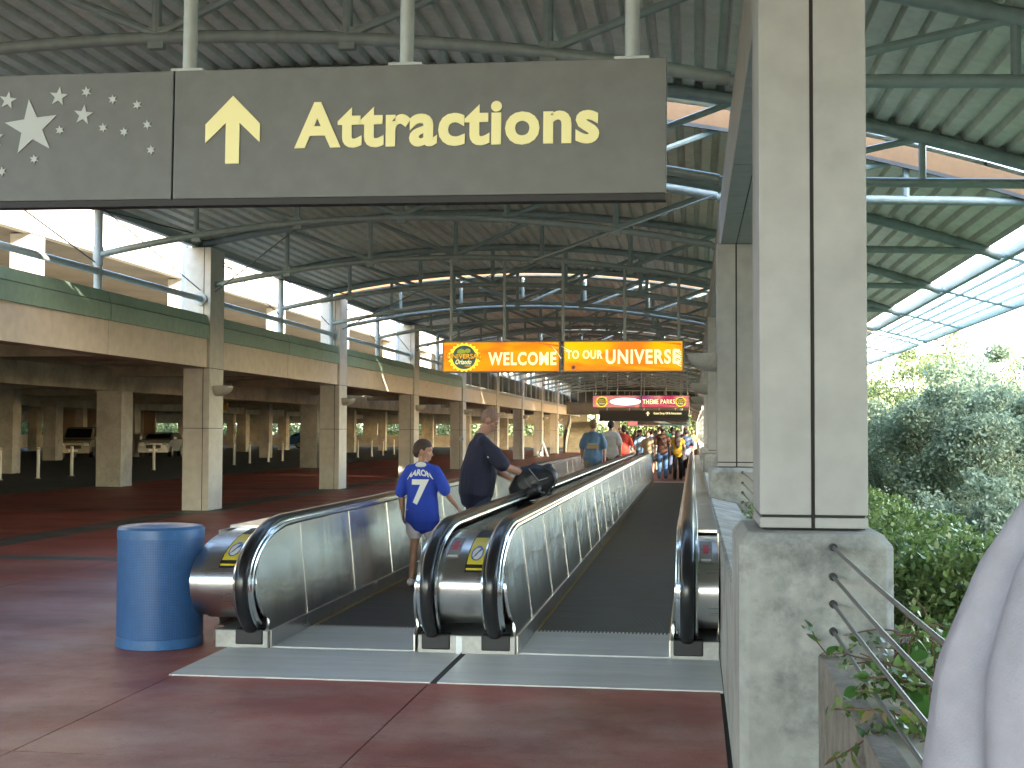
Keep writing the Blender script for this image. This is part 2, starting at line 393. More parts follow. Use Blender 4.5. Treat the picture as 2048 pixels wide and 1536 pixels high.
def side(xface, xrail, sgn, parent):
    """stainless balustrade wall: sgn = direction from the wall face to the walkway"""
    # skirt
    MB().box((min(xface,xface+sgn*0.012), YN+0.05, -0.05),(max(xface,xface+sgn*0.012), YE-0.05, 0.13)).build('skirt', M_SSB, parent)
    yy = np.arange(10.35, YE-1.0, 1.52); yy = list(yy); yy[-1] = YE-1.0
    for a,b in zip(yy[:-1], yy[1:]):
        tilt = random.uniform(-0.0035,0.0035); xt = xrail+sgn*0.058
        mb = MB().add([(xface,a+0.003,0.13),(xface,b-0.003,0.13),(xt+tilt,b-0.003,0.875),(xt,a+0.003,0.875),
                  (xface-sgn*.02,a+0.003,0.13),(xface-sgn*.02,b-0.003,0.13),(xt+tilt-sgn*.02,b-0.003,0.875),(xt-sgn*.02,a+0.003,0.875)],
                  [(0,1,2,3),(7,6,5,4),(0,4,5,1),(1,5,6,2),(2,6,7,3),(3,7,4,0)])
        mb.build('side_panel', M_SSP, parent)
    for b in yy[:-1]:
        xt = xrail+sgn*0.058
        MB().add([(xface+sgn*.003,b-0.003,0.135),(xface+sgn*.003,b+0.003,0.135),(xt+sgn*.003,b+0.003,0.87),(xt+sgn*.003,b-0.003,0.87),(xface-sgn*.01,b-0.003,0.135),(xface-sgn*.01,b+0.003,0.135),(xt-sgn*.01,b+0.003,0.87),(xt-sgn*.01,b-0.003,0.87)],[(0,1,2,3),(7,6,5,4),(0,4,5,1),(1,5,6,2),(2,6,7,3),(3,7,4,0)]).build('cover_strip', M_SST, parent)
    for far in (False, True):
        oc = newel_curve(0.085)
        pts = [(10.35-0.003,0.13)] + [(10.35-0.003,0.875)] + [p for p in oc if p[0] < 10.34] + [(9.36,0.13)]
        pts = [p for i,p in enumerate(pts) if i<2 or p[1] > 0.125 or i==len(pts)-1]
        if far: pts = [mirror_y(p) for p in pts]
        vs = []
        for s2 in (0, 0.02):
            for y,z in pts:
                xt = xrail+sgn*0.058; k = min(1,max(0,(z-0.13)/0.745)); vs.append((xface+(xt-xface)*k-sgn*s2, y, z))
        n = len(pts)
        MB().add(vs, [tuple(range(n)), tuple(range(n,2*n))[::-1]]+[(i,(i+1)%n,n+(i+1)%n,n+i) for i in range(n)]).build('end_panel', M_SSP, parent)
    # rounded bright rolls between panel and rail
    for off,dx,r in ((0.055,0.062,0.020),(0.030,0.050,0.012)):
        lp = loop(off)
        MB().tube([(xrail+sgn*dx,y,z) for y,z in lp], r, 8).build('trim', M_SST, parent, smooth=True)
    for off,dx,r in ((0.045,0.058,0.016),):
        lp = loop(off)
        MB().tube([(xrail-sgn*dx,y,z) for y,z in lp], r, 8).build('trim', M_SST, parent, smooth=True)
    handrail(xrail, parent)
def nose(x0, x1, off, parent, name='newel_cover', mt=None):
    """curved sheet closing the end between x0 and x1"""
    lp = newel_curve(off)
    vs = []; fs = []
    for i,(y,z) in enumerate(lp): vs += [(x0,y,z),(x1,y,z)]
    for i in range(len(lp)-1): fs.append((2*i,2*i+1,2*i+3,2*i+2))
    k = len(vs)
    cap = [(y,z) for y,z in lp]+[(10.1,lp[-1][1])]
    for x in (x0,x1):
        b = len(vs); vs += [(x,y,z) for y,z in cap]; fs.append(tuple(range(b,b+len(cap))))
    return MB().add(vs,fs).build(name, mt or M_SSB, parent, smooth=True)
def band(x0,x1,parent):
    MB().tube([(x0, 9.1+0.118, 0.53),(x1, 9.1+0.118, 0.53)], 0.006, 8).build('trim_band', M_SST, parent)
def foot(x0,x1,rails,parent):
    MB().box((x0,YN,0.0),(x1,YN+0.62,0.135)).build('foot_box', mat('cast_aluminium',(0.36,0.36,0.35),0.45,metal=0.5,var=0.15,scale=4), parent, bevel=0.008)
    for xr_ in rails:
        MB().box((xr_-0.10,YN-0.012,0.03),(xr_+0.11,YN+0.1,0.142)).build('rail_boot', M_BLACK, parent, bevel=0.01)
    
def sticker_yellow(xc, zc, yoff, parent):
    y = yoff
    MB().box((xc-0.075,y-0.004,zc-0.15),(xc+0.075,y,zc+0.13)).build('warning_sticker', M_BLACK, parent)
    MB().box((xc-0.066,y-0.007,zc-0.085),(xc+0.066,y-0.0045,zc+0.085)).build('warning_sticker', M_YELLOW, parent)
    MB().box((xc-0.066,y-0.007,zc-0.14),(xc+0.066,y-0.0045,zc-0.125)).build('warning_sticker', M_YELLOW, parent)

# surface helper for stickers lying on the newel cover at offset `off`
def on_cover(u0, u1, x0, x1, off, mt, parent, name, lift=0.003):
    lp = newel_curve(off-lift, 40)
    # keep points with z between u0..u1 on upper part
    pts = [p for p in lp[:41] if u0 <= p[1] <= u1]
    vs = []; fs = []
    for y,z in pts: vs += [(x0,y,z),(x1,y,z)]
    for i in range(len(pts)-1): fs.append((2*i,2*i+1,2*i+3,2*i+2))
    return MB().add(vs,fs).build(name, mt, parent)
M_STKY = mat('sticker_yellow', (0.62,0.50,0.03), 0.4)
M_STKW = mat('sticker_white', (0.62,0.62,0.60), 0.4)
M_STKR = mat('sticker_red', (0.45,0.03,0.03), 0.4)
M_STKB = mat('sticker_blue', (0.05,0.13,0.42), 0.4)
def yellow_sticker(xc, parent, off=0.10):
    on_cover(0.60,0.845,xc-0.068,xc+0.068,off,M_BLACK,parent,'warning_sticker',0.003)
    on_cover(0.655,0.815,xc-0.060,xc+0.060,off,M_STKY,parent,'warning_sticker',0.005)
    on_cover(0.612,0.640,xc-0.060,xc+0.060,off,M_STKY,parent,'warning_sticker',0.005)
    # prohibition disc
    lp = newel_curve(off-0.007,60)
    def at(z):
        q = min(lp[:61], key=lambda p: abs(p[1]-z)); return q
    def disc(r, mt, nm, lift):
        vs=[]; 
        for k in range(20):
            a=2*math.pi*k/20; y,z=at(0.725+r*math.sin(a)); vs.append((xc+r*math.cos(a), y-lift, z))
        MB().add(vs,[tuple(range(20))]).build(nm, mt, parent)
    disc(0.044, M_STKB, 'warning_symbol', 0.001); disc(0.035, M_STKW, 'warning_symbol', 0.003)
    for sx in (-1,):
        q0=at(0.700); q1=at(0.750)
        MB().add([(xc-0.03,q0[0]-0.006,q0[1]),(xc-0.018,q0[0]-0.006,q0[1]-0.006),(xc+0.03,q1[0]-0.006,q1[1]),(xc+0.018,q1[0]-0.006,q1[1]+0.006)],[(0,1,2,3)]).build('warning_symbol', M_STKB, parent)
    on_cover(0.855,0.925,xc-0.072,xc+0.062,off,M_STKY,parent,'upper_sticker',0.004)
    on_cover(0.868,0.876,xc-0.060,xc+0.052,off,mat('sticker_brown',(0.25,0.15,0.03),0.5),parent,'upper_sticker',0.006)
    on_cover(0.890,0.898,xc-0.060,xc+0.052,off,mat('sticker_brown',(0,0,0)),parent,'upper_sticker',0.006)
def red_sticker(xc, parent, off=0.10):
    on_cover(0.855,0.90,xc-0.06,xc+0.06,off,M_STKW,parent,'notice_sticker',0.004)
    on_cover(0.872,0.885,xc-0.04,xc+0.04,off,mat('sticker_pink',(0.55,0.35,0.36),0.5),parent,'notice_sticker',0.006)
    on_cover(0.69,0.815,xc-0.045,xc+0.045,off,mat('sticker_grey',(0.22,0.22,0.22),0.4),parent,'notice_sticker',0.004)
    on_cover(0.735,0.80,xc-0.02,xc+0.02,off,M_STKR,parent,'notice_symbol',0.006)
    on_cover(0.755,0.775,xc-0.038,xc+0.038,off,M_STKR,parent,'notice_symbol',0.007)
    on_cover(0.70,0.722,xc-0.036,xc+0.036,off,M_STKW,parent,'notice_symbol',0.006)

XL_F, XL_R = -3.12, -3.25
XM1_F, XM1_R = -2.02, -1.88
XM2_F, XM2_R = -1.27, -1.42
XR_F, XR_R = -0.16, -0.04
def deck(x0,x1,parent,z=0.905,mt=None):
    MB().box((x0,10.0,z-0.02),(x1,YE-0.65,z)).build('top_deck', mt or M_SSB, parent)
L = thing('moving_walk_balustrade', 'left stainless steel balustrade of the moving walks, beside the blue bin', 'balustrade', (0,0,0), 0, 'balustrades of the moving walks')
side(XL_F, XL_R, 1, L); nose(-3.60,-3.29,0.10,L,mt=M_SSB); nose(-3.68,-3.605,0.115,L,'casing_end',M_SSB)
deck(-3.66,-3.29,L,0.86); foot(-3.53,XL_F,[XL_R-0.02],L)
MB().box((-3.66,9.75,0.02),(-3.645,YE-0.4,0.84)).build('outer_casing', M_SSB, L)
MB().box((-3.64,9.62,0.0),(-3.15,YE-0.3,0.12)).build('plinth', mat('pink_plinth',(0.30,0.19,0.17),0.6,var=0.15,scale=3), L)
yellow_sticker(-3.40, L)
MM = thing('moving_walk_balustrade', 'double stainless steel balustrade between the two moving walks', 'balustrade', (0,0,0), 0, 'balustrades of the moving walks')
side(XM1_F, XM1_R, -1, MM); side(XM2_F, XM2_R, 1, MM); nose(-1.835,-1.465,0.10,MM)
deck(-1.835,-1.465,MM,0.835,mat('dark_deck_steel',(0.30,0.30,0.29),0.12,metal=1.0,bump=0.5,bscale=7)); foot(XM1_F+0.03,XM2_F,[XM1_R+0.02,XM2_R-0.0],MM)
yellow_sticker(-1.56, MM); red_sticker(-1.74, MM)
MB().box((-1.705,YN-0.004,0.0),(-1.66,YN+0.01,0.13)).build('cover_strip', M_SST, MM)
MB().box((-1.69,10.2,0.836),(-1.62,10.25,0.87)).build('deck_clamp', M_DARKST, MM)
RR = thing('moving_walk_balustrade', 'right stainless steel balustrade beside the concrete column pedestals', 'balustrade', (0,0,0), 0, 'balustrades of the moving walks')
side(XR_F, XR_R, -1, RR); nose(0.01,0.175,0.10,RR); deck(0.01,0.18,RR,0.875); foot(XR_F+0.0,0.185,[XR_R],RR)
red_sticker(0.09, RR)
MB().box((0.178,9.75,0.0),(0.188,YE-0.3,0.87)).build('outer_casing', M_SSB, RR)
for r_ in (L,MM,RR):
    pass
# belts
for (x0,x1,lab) in ((XL_F+0.014,XM1_F-0.014,'left moving walk belt of dark grooved pallets'),(XM2_F+0.014,XR_F-0.014,'right moving walk belt of dark grooved pallets, empty near the camera')):
    t = thing('moving_walk', lab, 'moving walk', ((x0+x1)/2,10.42,0), 0, 'moving walk belts')
    wdt = (x1-x0)/2
    base = MB().box((-wdt+0.02,0.004,-0.02),(wdt-0.02,0.4-0.004,0.010)).mesh('pallet', M_BELT)
    n = int((YE-10.42-1.05)/0.4)
    for k in range(n):
        link('pallet', base, t, (0,0.4*k,0))
    edge = MB().box((-wdt+0.002,0,-0.02),(-wdt+0.016,n*0.4,0.012)).mesh('edge_line', mat('yellow_edge',(0.40,0.27,0.04),0.6))
    link('edge_line', edge, t); link('edge_line', edge, t, (2*wdt-0.018,0,0))
    MB().box((-wdt,-1.02,-0.02),(wdt,0.0,0.012)).build('comb_plate', M_ALU, t)
    cm = MB()
    for i in range(int(2*wdt/0.03)): cm.box((-wdt+0.03*i+0.006,0.0,0.0),(-wdt+0.03*i+0.02,0.07,0.014))
    cb = cm.build('comb_teeth', M_ALU, t); cb['kind'] = 'stuff'
    MB().box((-wdt,n*0.4,-0.02),(wdt,n*0.4+1.0,0.012)).build('comb_plate', M_ALU, t)
# landing plates
t = thing('landing_plate', 'grey metal landing plates on the floor in front of the moving walks', 'floor plate', (-1.65,8.25,0))
for (x0,x1) in ((-3.43,-1.672),(-1.628,0.185)):
    MB().box((x0+1.65,0.0,-0.01),(x1+1.65,1.10,0.008)).build('plate', M_ALU, t, bevel=0.002)
MB().box((-0.022,0,-0.01),(0.022,1.1,0.004)).build('joint_strip', M_JOINT, t)
t.children
MB().box((-0.40,1.10,-0.01),(0.38,2.1,0.006)).build('plate', M_ALU, t)

# ================================================================== RIGHT COLUMNS, PEDESTALS, BEAM
def clad_col(root, x0,x1,y0,y1,z0,z1,joints,groove,M_CLAD=M_CLAD):
    """column of cladding panels over a dark core; groove = fraction of width of the front groove"""
    e = 0.012
    MB().box((x0+e,y0+e,z0),(x1-e,y1-e,z1)).build('core', M_JOINT, root)
    zz = [z0]+joints+[z1]; gx = x0+(x1-x0)*groove; g2 = 0.008
    for a,b in zip(zz[:-1],zz[1:]):
        a+=0.006; b-=0.006
        for (p,q) in ((x0,gx-g2),(gx+g2,x1)):
            MB().box((p,y0,a),(q,y0+e+0.004,b)).build('cladding_panel', M_CLAD, root, bevel=0.003)
            MB().box((p,y1-e-0.004,a),(q,y1,b)).build('cladding_panel', M_CLAD, root, bevel=0.003)
        for (p,q) in ((x0,x0+e+0.003),(x1-e-0.003,x1)):
            MB().box((p,y0+e+0.006,a),(q,y1-e-0.006,b)).build('cladding_panel', M_CLAD, root, bevel=0.003)
rc = thing('right_column','x','column',(0.28,Y0,1.21),0,'cladded columns on the right side of the canopy')
rc.name = 'cladded_column'
clad_col(rc, 0,0.445,0,0.62,0,2.60,[0.055],0.495)
rlabels = ['nearest cladded grey column, full height, standing on a stained concrete pedestal at the right']
rc['label'] = rlabels[0]
ORD += ['thirteenth','fourteenth','fifteenth']
for k in range(1,13):
    dup(rc,(0.28,Y0+S*k,1.21), '%s tall cladded column from the camera in the right row'%ORD[k])
# pedestal: chamfered concrete block
def ped_mesh(z0):
    mb = MB(); x0,x1,y0,y1,z1 = 0.0,0.62,0.0,0.95,1.205; c = 0.06
    prof = [(x0,z0),(x1,z0),(x1,z1-c*1.1),(x1-c,z1),(x0+c*0.6,z1),(x0,z1-c)]
    # octagonal plan: front corner chamfer left
    rings = []
    pl = lambda ins: [(x0+ins+0.035,y0+ins),(x1-ins-0.035,y0+ins),(x1-ins,y0+ins+0.035),(x1-ins,y1-ins-0.035),(x1-ins-0.035,y1-ins),(x0+ins+0.035,y1-ins),(x0+ins,y1-ins-0.035),(x0+ins,y0+ins+0.035)]
    vs=[]; fs=[]
    for z,ins in ((z0,0),(z1-0.05,0),(z1,0.04)):
        vs += [(x,y,z) for x,y in pl(ins)]
    for i in range(2):
        for k in range(8):
            a=i*8+k; b=i*8+(k+1)%8; fs.append((a,b,b+8,a+8))
    fs.append(tuple(range(16,24))); fs.append(tuple(range(8))[::-1])
    return mb.add(vs,fs)
M_ROD = mat('cable_steel',(0.16,0.16,0.155),0.45,metal=0.6)
pd = thing('pedestal','nearest stained concrete pedestal under the big column, with four cable anchors','pedestal',(0.185,5.42,0),0,'concrete pedestals in the right row')
ped_mesh(-0.12).build('block', M_PED, pd, bevel=0.006)
for z in (1.155,1.035,0.925,0.815):
    MB().tube([(0.375,0.0,z),(0.375,-0.035,z)],0.016,10).build('cable_anchor', M_BLACK, pd)
for k in range(1,13):
    dup(pd,(0.185,5.42+S*k,0),'concrete pedestal below the %s column from the camera in the right row'%ORD[k])
# cable rail in front of the planter
for i,z in enumerate((1.155,1.035,0.925,0.815)):
    lab = ['topmost','second','third','lowest'][i]+' steel cable running from the nearest pedestal over the planter'
    mb = MB(); pts=[(0.56,5.39-(5.39-2.05)*k/12.0, z-0.012*math.sin(math.pi*k/12)) for k in range(13)]
    mb.tube(pts,0.0075,8); tag(mb.build('cable', M_ROD, smooth=True), lab, 'cable', 'cables of the railing above the planter')
pst = thing('railing_post','steel post where the planter cables end, beside the standing person','post',(0.56,2.03,0.7))
MB().box((-0.03,-0.03,0),(0.03,0.03,0.52)).build('post', M_ROD, pst); MB().box((-0.06,-0.06,0),(0.06,0.06,0.012)).build('base_plate', M_ROD, pst)
for k in range(1,5):
    for i,z in enumerate((1.155,1.035,0.925,0.815)):
        o = MB().tube([(0.56,5.39+S*k,z),(0.56,6.38+S*(k-1),z)],0.0075,6).build('cable', M_ROD)
        tag(o, '%s cable between the %s and %s columns of the right row'%(['topmost','second','third','lowest'][i],ORD[k-1],ORD[k]), 'cable','cables of the railing above the planter')
# planter walls
pw = thing('planter_wall','low brownish concrete planter wall in front of the nearest pedestal','wall',(0,0,0))
MB().box((0.50,2.0,-0.12),(0.58,5.42,0.72)).build('wall_face', mat('rough_brown_concrete',(0.25,0.22,0.185),0.95,var=0.3,scale=6,bump=0.6,bscale=70), pw, bevel=0.008)
MB().box((0.581,2.0,-0.12),(0.74,5.42,0.70)).build('wall_top', M_CONCD, pw, bevel=0.006)
MB().box((0.741,2.0,-0.12),(1.45,5.42,0.60)).build('soil', mat('soil',(0.05,0.037,0.025),1.0,var=0.5,scale=10,bump=0.8,bscale=30), pw)
MB().box((1.451,2.0,-0.12),(1.60,5.42,0.70)).build('wall_top', M_CONCD, pw, bevel=0.006)
for k in range(9):
    ya, yb_ = 6.38+S*k, 5.41+S*(k+1)
    p2 = thing('planter_wall','light patinated concrete ledge between the %s and %s columns of the right row'%(ORD[k],ORD[k+1]),'wall',(0.19,ya,0),0,'concrete ledges between the right pedestals')
    MB().prism([(0.0,-0.1),(0.30,-0.1),(0.30,0.80),(0.02,0.86),(0.0,0.85)], 0, yb_-ya, 'y').build('ledge', M_PED, p2)
    MB().box((0.301,0,-0.1),(0.85,yb_-ya,0.62)).build('soil', MATS['soil'], p2)
# longitudinal beam above the right columns
for k in range(-1,10):
    bm_ = thing('canopy_beam','clad beam over the right columns, %s span from the camera'%(ORD[k+1] if k+1 < 11 else 'last'),'beam',(0.34,Y0+S*k+0.3,3.82),0,'clad beams along the right column row')
    MB().box((0,0.0,0),(0.33,S-0.01,0.60)).build('core', M_JOINT, bm_)
    for j in range(4):
        a,b = j*S/4+0.006,(j+1)*S/4-0.016
        MB().box((-0.012,a,0.004),(-0.001,b,0.6)).build('cladding_panel', M_CLAD, bm_)
        MB().box((0.331,a,0.004),(0.342,b,0.6)).build('cladding_panel', M_CLAD, bm_)
        MB().box((-0.012,a,-0.012),(0.16,b,-0.001)).build('cladding_panel', M_CLAD, bm_)
        MB().box((0.17,a,-0.012),(0.342,b,-0.001)).build('cladding_panel', M_CLAD, bm_)

# ================================================================== LEFT COLUMNS AND FASCIA BEAM
lc = thing('cladded_column','nearest left column','column',(-10.15,Y0+S,0),0,'cladded columns on the left side of the canopy')
clad_col(lc, 0,0.55,0,0.78,0,5.30,[1.65,2.86],0.75,mat('brightened_cladding',(0.62,0.59,0.52),0.6,var=0.05,scale=0.7,bump=0.06,bscale=200))  # cladding copy lightened to make up for missing light on this row
lc['label'] = 'tall square column out of frame left of the first left-row column'
lc['label'] = 'left row column nearest the camera, beyond the left edge'
for k in range(2,11):
    dup(lc,(-10.15,Y0+S*k,0), ['big square column behind the blue bin, nearest visible in the left row','square column in the left row, second behind the blue bin, left of the boy','square column directly behind the boy','square column in the left row between the boy and the man','square column just right of the bending man in the left row','sixth visible column of the left row','seventh visible column of the left row, with white sign beside it','eighth visible column of the left row, before the stairs','ninth visible column of the left row, beside the staircase'][k-2])
# cream beam and green fascia, bay by bay
for k in range(0,11):
    ya = Y0+S*k+0.78; yb2 = Y0+S*(k+1)
    lab = ['out of view before the first left column','far left, ending at the big column','between the first and second visible left columns','between the second and third visible left columns','above the boy and man','right of the man','seventh bay','eighth bay','ninth bay','tenth bay','last bay by the stairs'][k]
    t = thing('spandrel_beam','cream panelled beam of the left colonnade, '+lab,'beam',(-9.66,ya,2.87),0,'cream beams of the left colonnade')
    n = 2
    MB().box((-0.42,-0.01,0.002),(-0.016,yb2-ya,0.66)).build('core', M_CONCD, t)
    for j in range(n):
        a = (yb2-ya)*j/n+0.006; b = (yb2-ya)*(j+1)/n-0.006
        MB().box((-0.016,a,0.0),(0.0,b,0.57)).build('cream_panel', M_CREAM, t, bevel=0.003)
    if k < 5:
        t2 = thing('green_fascia','sage green metal fascia on the cream beam, '+lab,'fascia',(-9.66,ya-0.39,3.44),0,'green fascia lengths of the left colonnade')
        Lg = S
        for j in range(2):
            a = Lg*j/2+0.01; b = Lg*(j+1)/2-0.01
            MB().prism([(-0.3,0.0),(0.045,0.0),(0.045,0.285),(-0.3,0.285)], a, b, 'y').build('lower_strip', M_GREEN, t2, bevel=0.003)
            MB().prism([(-0.3,0.30),(0.035,0.30),(-0.02,0.49),(-0.3,0.49)], a, b, 'y').build('upper_strip', M_GREEN, t2, bevel=0.003)
        MB().box((-0.29,0,0.28),(-0.0,Lg,0.302)).build('seam', M_JOINT, t2)
    else:
        t2 = thing('parapet_wall','glazed upper parapet above the far left colonnade, '+lab,'wall',(-9.66,ya-0.39,3.44),0,'upper parapets of the far left colonnade')
        MB().box((-0.3,0,0.0),(0.02,S,0.16)).build('coping', M_CLAD, t2)
        for j in range(4):
            MB().box((-0.2,S*j/4+0.02,0.16),(-0.08,S*j/4+0.16,1.9)).build('mullion', M_CLAD, t2)
            MB().box((-0.16,S*j/4+0.17,0.2),(-0.13,S*(j+1)/4,1.0)).build('pane', mat('dull_glass',(0.10,0.11,0.10),0.15), t2)
        MB().box((-0.25,0,1.9),(0.0,S,2.3)).build('head_band', M_CLAD, t2)
# flat roof behind the fascia
struct(MB().box((-16.0,0,3.56),(-9.98,54.5,3.86)).build('terrace_roof', mat('roof_membrane',(0.10,0.10,0.09),0.9,var=0.2,scale=1)))

# ================================================================== SCONCES
def sconce(sg):
    mb = MB(); n=12; vs=[]; fs=[]
    # quarter-round bowl seen from the front as a half disc
    W=0.22; D=0.34; Hh=0.20
    for i in range(9):
        t = math.pi/2*i/8
        z = -Hh*math.sin(t); rr = math.cos(t)
        for k in range(n+1):
            a = math.pi*k/n
            vs.append((sg*D*rr*math.sin(a)*1.0, W*rr*math.cos(a), z))
    for i in range(8):
        for k in range(n):
            a=i*(n+1)+k; fs.append((a,a+1,a+n+2,a+n+1))
    fs.append(tuple(range(n+1)))
    return mb.add(vs,fs)
M_SC = mat('sconce_paint',(0.44,0.42,0.36),0.5,var=0.05)
sr = thing('wall_light','x','wall light',(0,0,0),0,'bowl shaped lights on the columns')
sconce(-1).build('bowl', M_SC, sr, smooth=True); MB().box((-0.02,-0.08,-0.16),(0.03,0.08,-0.01)).build('bracket', M_SC, sr)
MB().box((-0.30,-0.19,0.002),(-0.01,0.19,0.012)).build('lens', mat('frosted_lens',(0.4,0.4,0.38),0.4), sr)
sr.location = (0.275,Y0+S+0.3,2.53); sr['label'] = 'bowl shaped wall light on the second right column, right of the orange sign'
for k in range(2,10): dup(sr,(0.275,Y0+S*k+0.3,2.53),'bowl shaped wall light on the %s right row column'%ORD[k])
sl_ = thing('wall_light','bowl shaped wall light on the big left column behind the blue bin','wall light',(-9.595,Y0+2*S+0.39,2.50),0,'bowl shaped lights on the columns')
sconce(1).build('bowl', M_SC, sl_, smooth=True); MB().box((-0.03,-0.08,-0.16),(0.02,0.08,-0.01)).build('bracket', M_SC, sl_)
MB().box((0.01,-0.19,0.002),(0.30,0.19,0.012)).build('lens', MATS['frosted_lens'], sl_)
for k in range(3,10): dup(sl_,(-9.595,Y0+S*k+0.39,2.50),'bowl shaped wall light on the %s visible left row column'%ORD[k-2])

# ================================================================== ROOF TRUSSES
def ztop(x): return 5.92-0.0192*(x+4.6)**2
def zbot(x): return 5.05-0.53*((x+4.75)/5.05)**2
def tube_obj(pts,r,name,parent,n=10,mt=None): return MB().tube(pts,r,n).build(name, mt or M_STEEL, parent, smooth=True, fix=False)
nodes = [-8.1,-6.38,-4.65,-2.93,-1.2,0.5]
def truss():
    t = thing('roof_truss','x','truss',(0,0,0),0,'curved steel roof trusses')
    tube_obj([(x,0,ztop(x)) for x in np.linspace(-9.85,4.62,30)],0.078,'top_chord',t)
    tube_obj([(x,0,zbot(x)) for x in np.linspace(-9.8,0.3,22)],0.056,'bottom_chord',t)
    tube_obj([(0.3,0,4.50),(4.45,0,4.36)],0.056,'bottom_chord',t)
    for x in nodes: tube_obj([(x,0,zbot(x) if x<0.3 else 4.5),(x,0,ztop(x))],0.045,'vertical',t,8)
    tube_obj([(2.56,0,4.43),(2.56,0,ztop(2.56))],0.042,'vertical',t,8)
    b = lambda x: zbot(x) if x<0.3 else 4.5
    dg = [(-8.1,-9.5,1),(-6.38,-8.1,1),(-4.65,-6.38,1),(-4.65,-2.93,1),(-2.93,-1.2,1),(-1.2,0.45,1),(0.55,2.5,1)]
    for xb,xt,_ in dg:
        if xb == -8.1: continue
        tube_obj([(xb,0,b(xb)+0.03),(xt,0,ztop(xt)-0.03)],0.040,'diagonal',t,8)
    for x in nodes[:-1]:
        MB().box((x-0.07,-0.035,zbot(x)-0.10),(x+0.07,0.035,zbot(x)+0.09)).build('gusset',M_STEEL,t)
    MB().box((-9.6,-0.10,0),(-9.5,0.10,0.01)).v
    return t
ty = []
base_y = [-3.5,1.06,5.9,10.74,15.02]
ty = [-8.6,-3.8,1.06,5.9,10.74,15.02]
y = 16.15
for sec in range(6):
    a = 16.15+2*S*sec
    ty += [a, 15.55+2*S*sec+4.84, 15.55+2*S*sec+9.68, 15.55+2*S*sec+14.5, 15.05+2*S*(sec+1)]
tr = truss(); tr.location = (0,ty[0],0); tr['label'] = 'roof truss overhead behind the camera, first of the row'
NUM = ORD+['sixteenth','seventeenth','eighteenth','nineteenth','twentieth','twenty-first','twenty-second','twenty-third','twenty-fourth','twenty-fifth','twenty-sixth','twenty-seventh','twenty-eighth','twenty-ninth','thirtieth','thirty-first','thirty-second','thirty-third','thirty-fourth','thirty-fifth','thirty-sixth']
def truss_label(i): 
    special = {3:'curved roof truss holding the big grey sign with the arrow',4:'curved roof truss just behind the grey sign, nearest seen above it',5:'shaded curved truss at the end of the first roof section',6:'curved truss in daylight at the start of the second roof section',8:'curved truss carrying the orange welcome sign'}
    if i in special: return special[i]
    return '%s curved roof truss along the walkway, counted from the camera'%NUM[i]
for i,yy in enumerate(ty[1:],1): dup(tr,(0,yy,0),truss_label(i))
# roof sections
PER = 0.24
def deck_sheet(x0, n, y0, y1, parent):
    """trapezoidal deck running along y, following the curve"""
    prof = []
    for k in range(n):
        xa = x0+PER*k
        for dx,dz in ((0,0.0),(0.125,0.0),(0.150,0.075),(0.215,0.075),(0.24,0.0)):
            prof.append((xa+dx, dz))
    vs=[]; fs=[]
    for y_ in (y0,y1):
        for x,dz in prof: vs.append((x,y_,ztop(x)+0.085+dz))
    m_=len(prof)
    for i in range(m_-1): fs.append((i,i+1,m_+i+1,m_+i))
    for y_ in (y0,y1):
        pass
    # upper skin
    k=len(vs)
    for y_ in (y0,y1):
        vs += [(prof[0][0],y_,ztop(prof[0][0])+0.20),(prof[-1][0],y_,ztop(prof[-1][0])+0.20)]
    fs += [(k,k+2,k+3,k+1),(0,m_,k+2,k),(m_-1,k+1,k+3,2*m_-1)]
    return MB().add(vs,fs).build('deck_sheet', M_DECK, parent, fix=False)
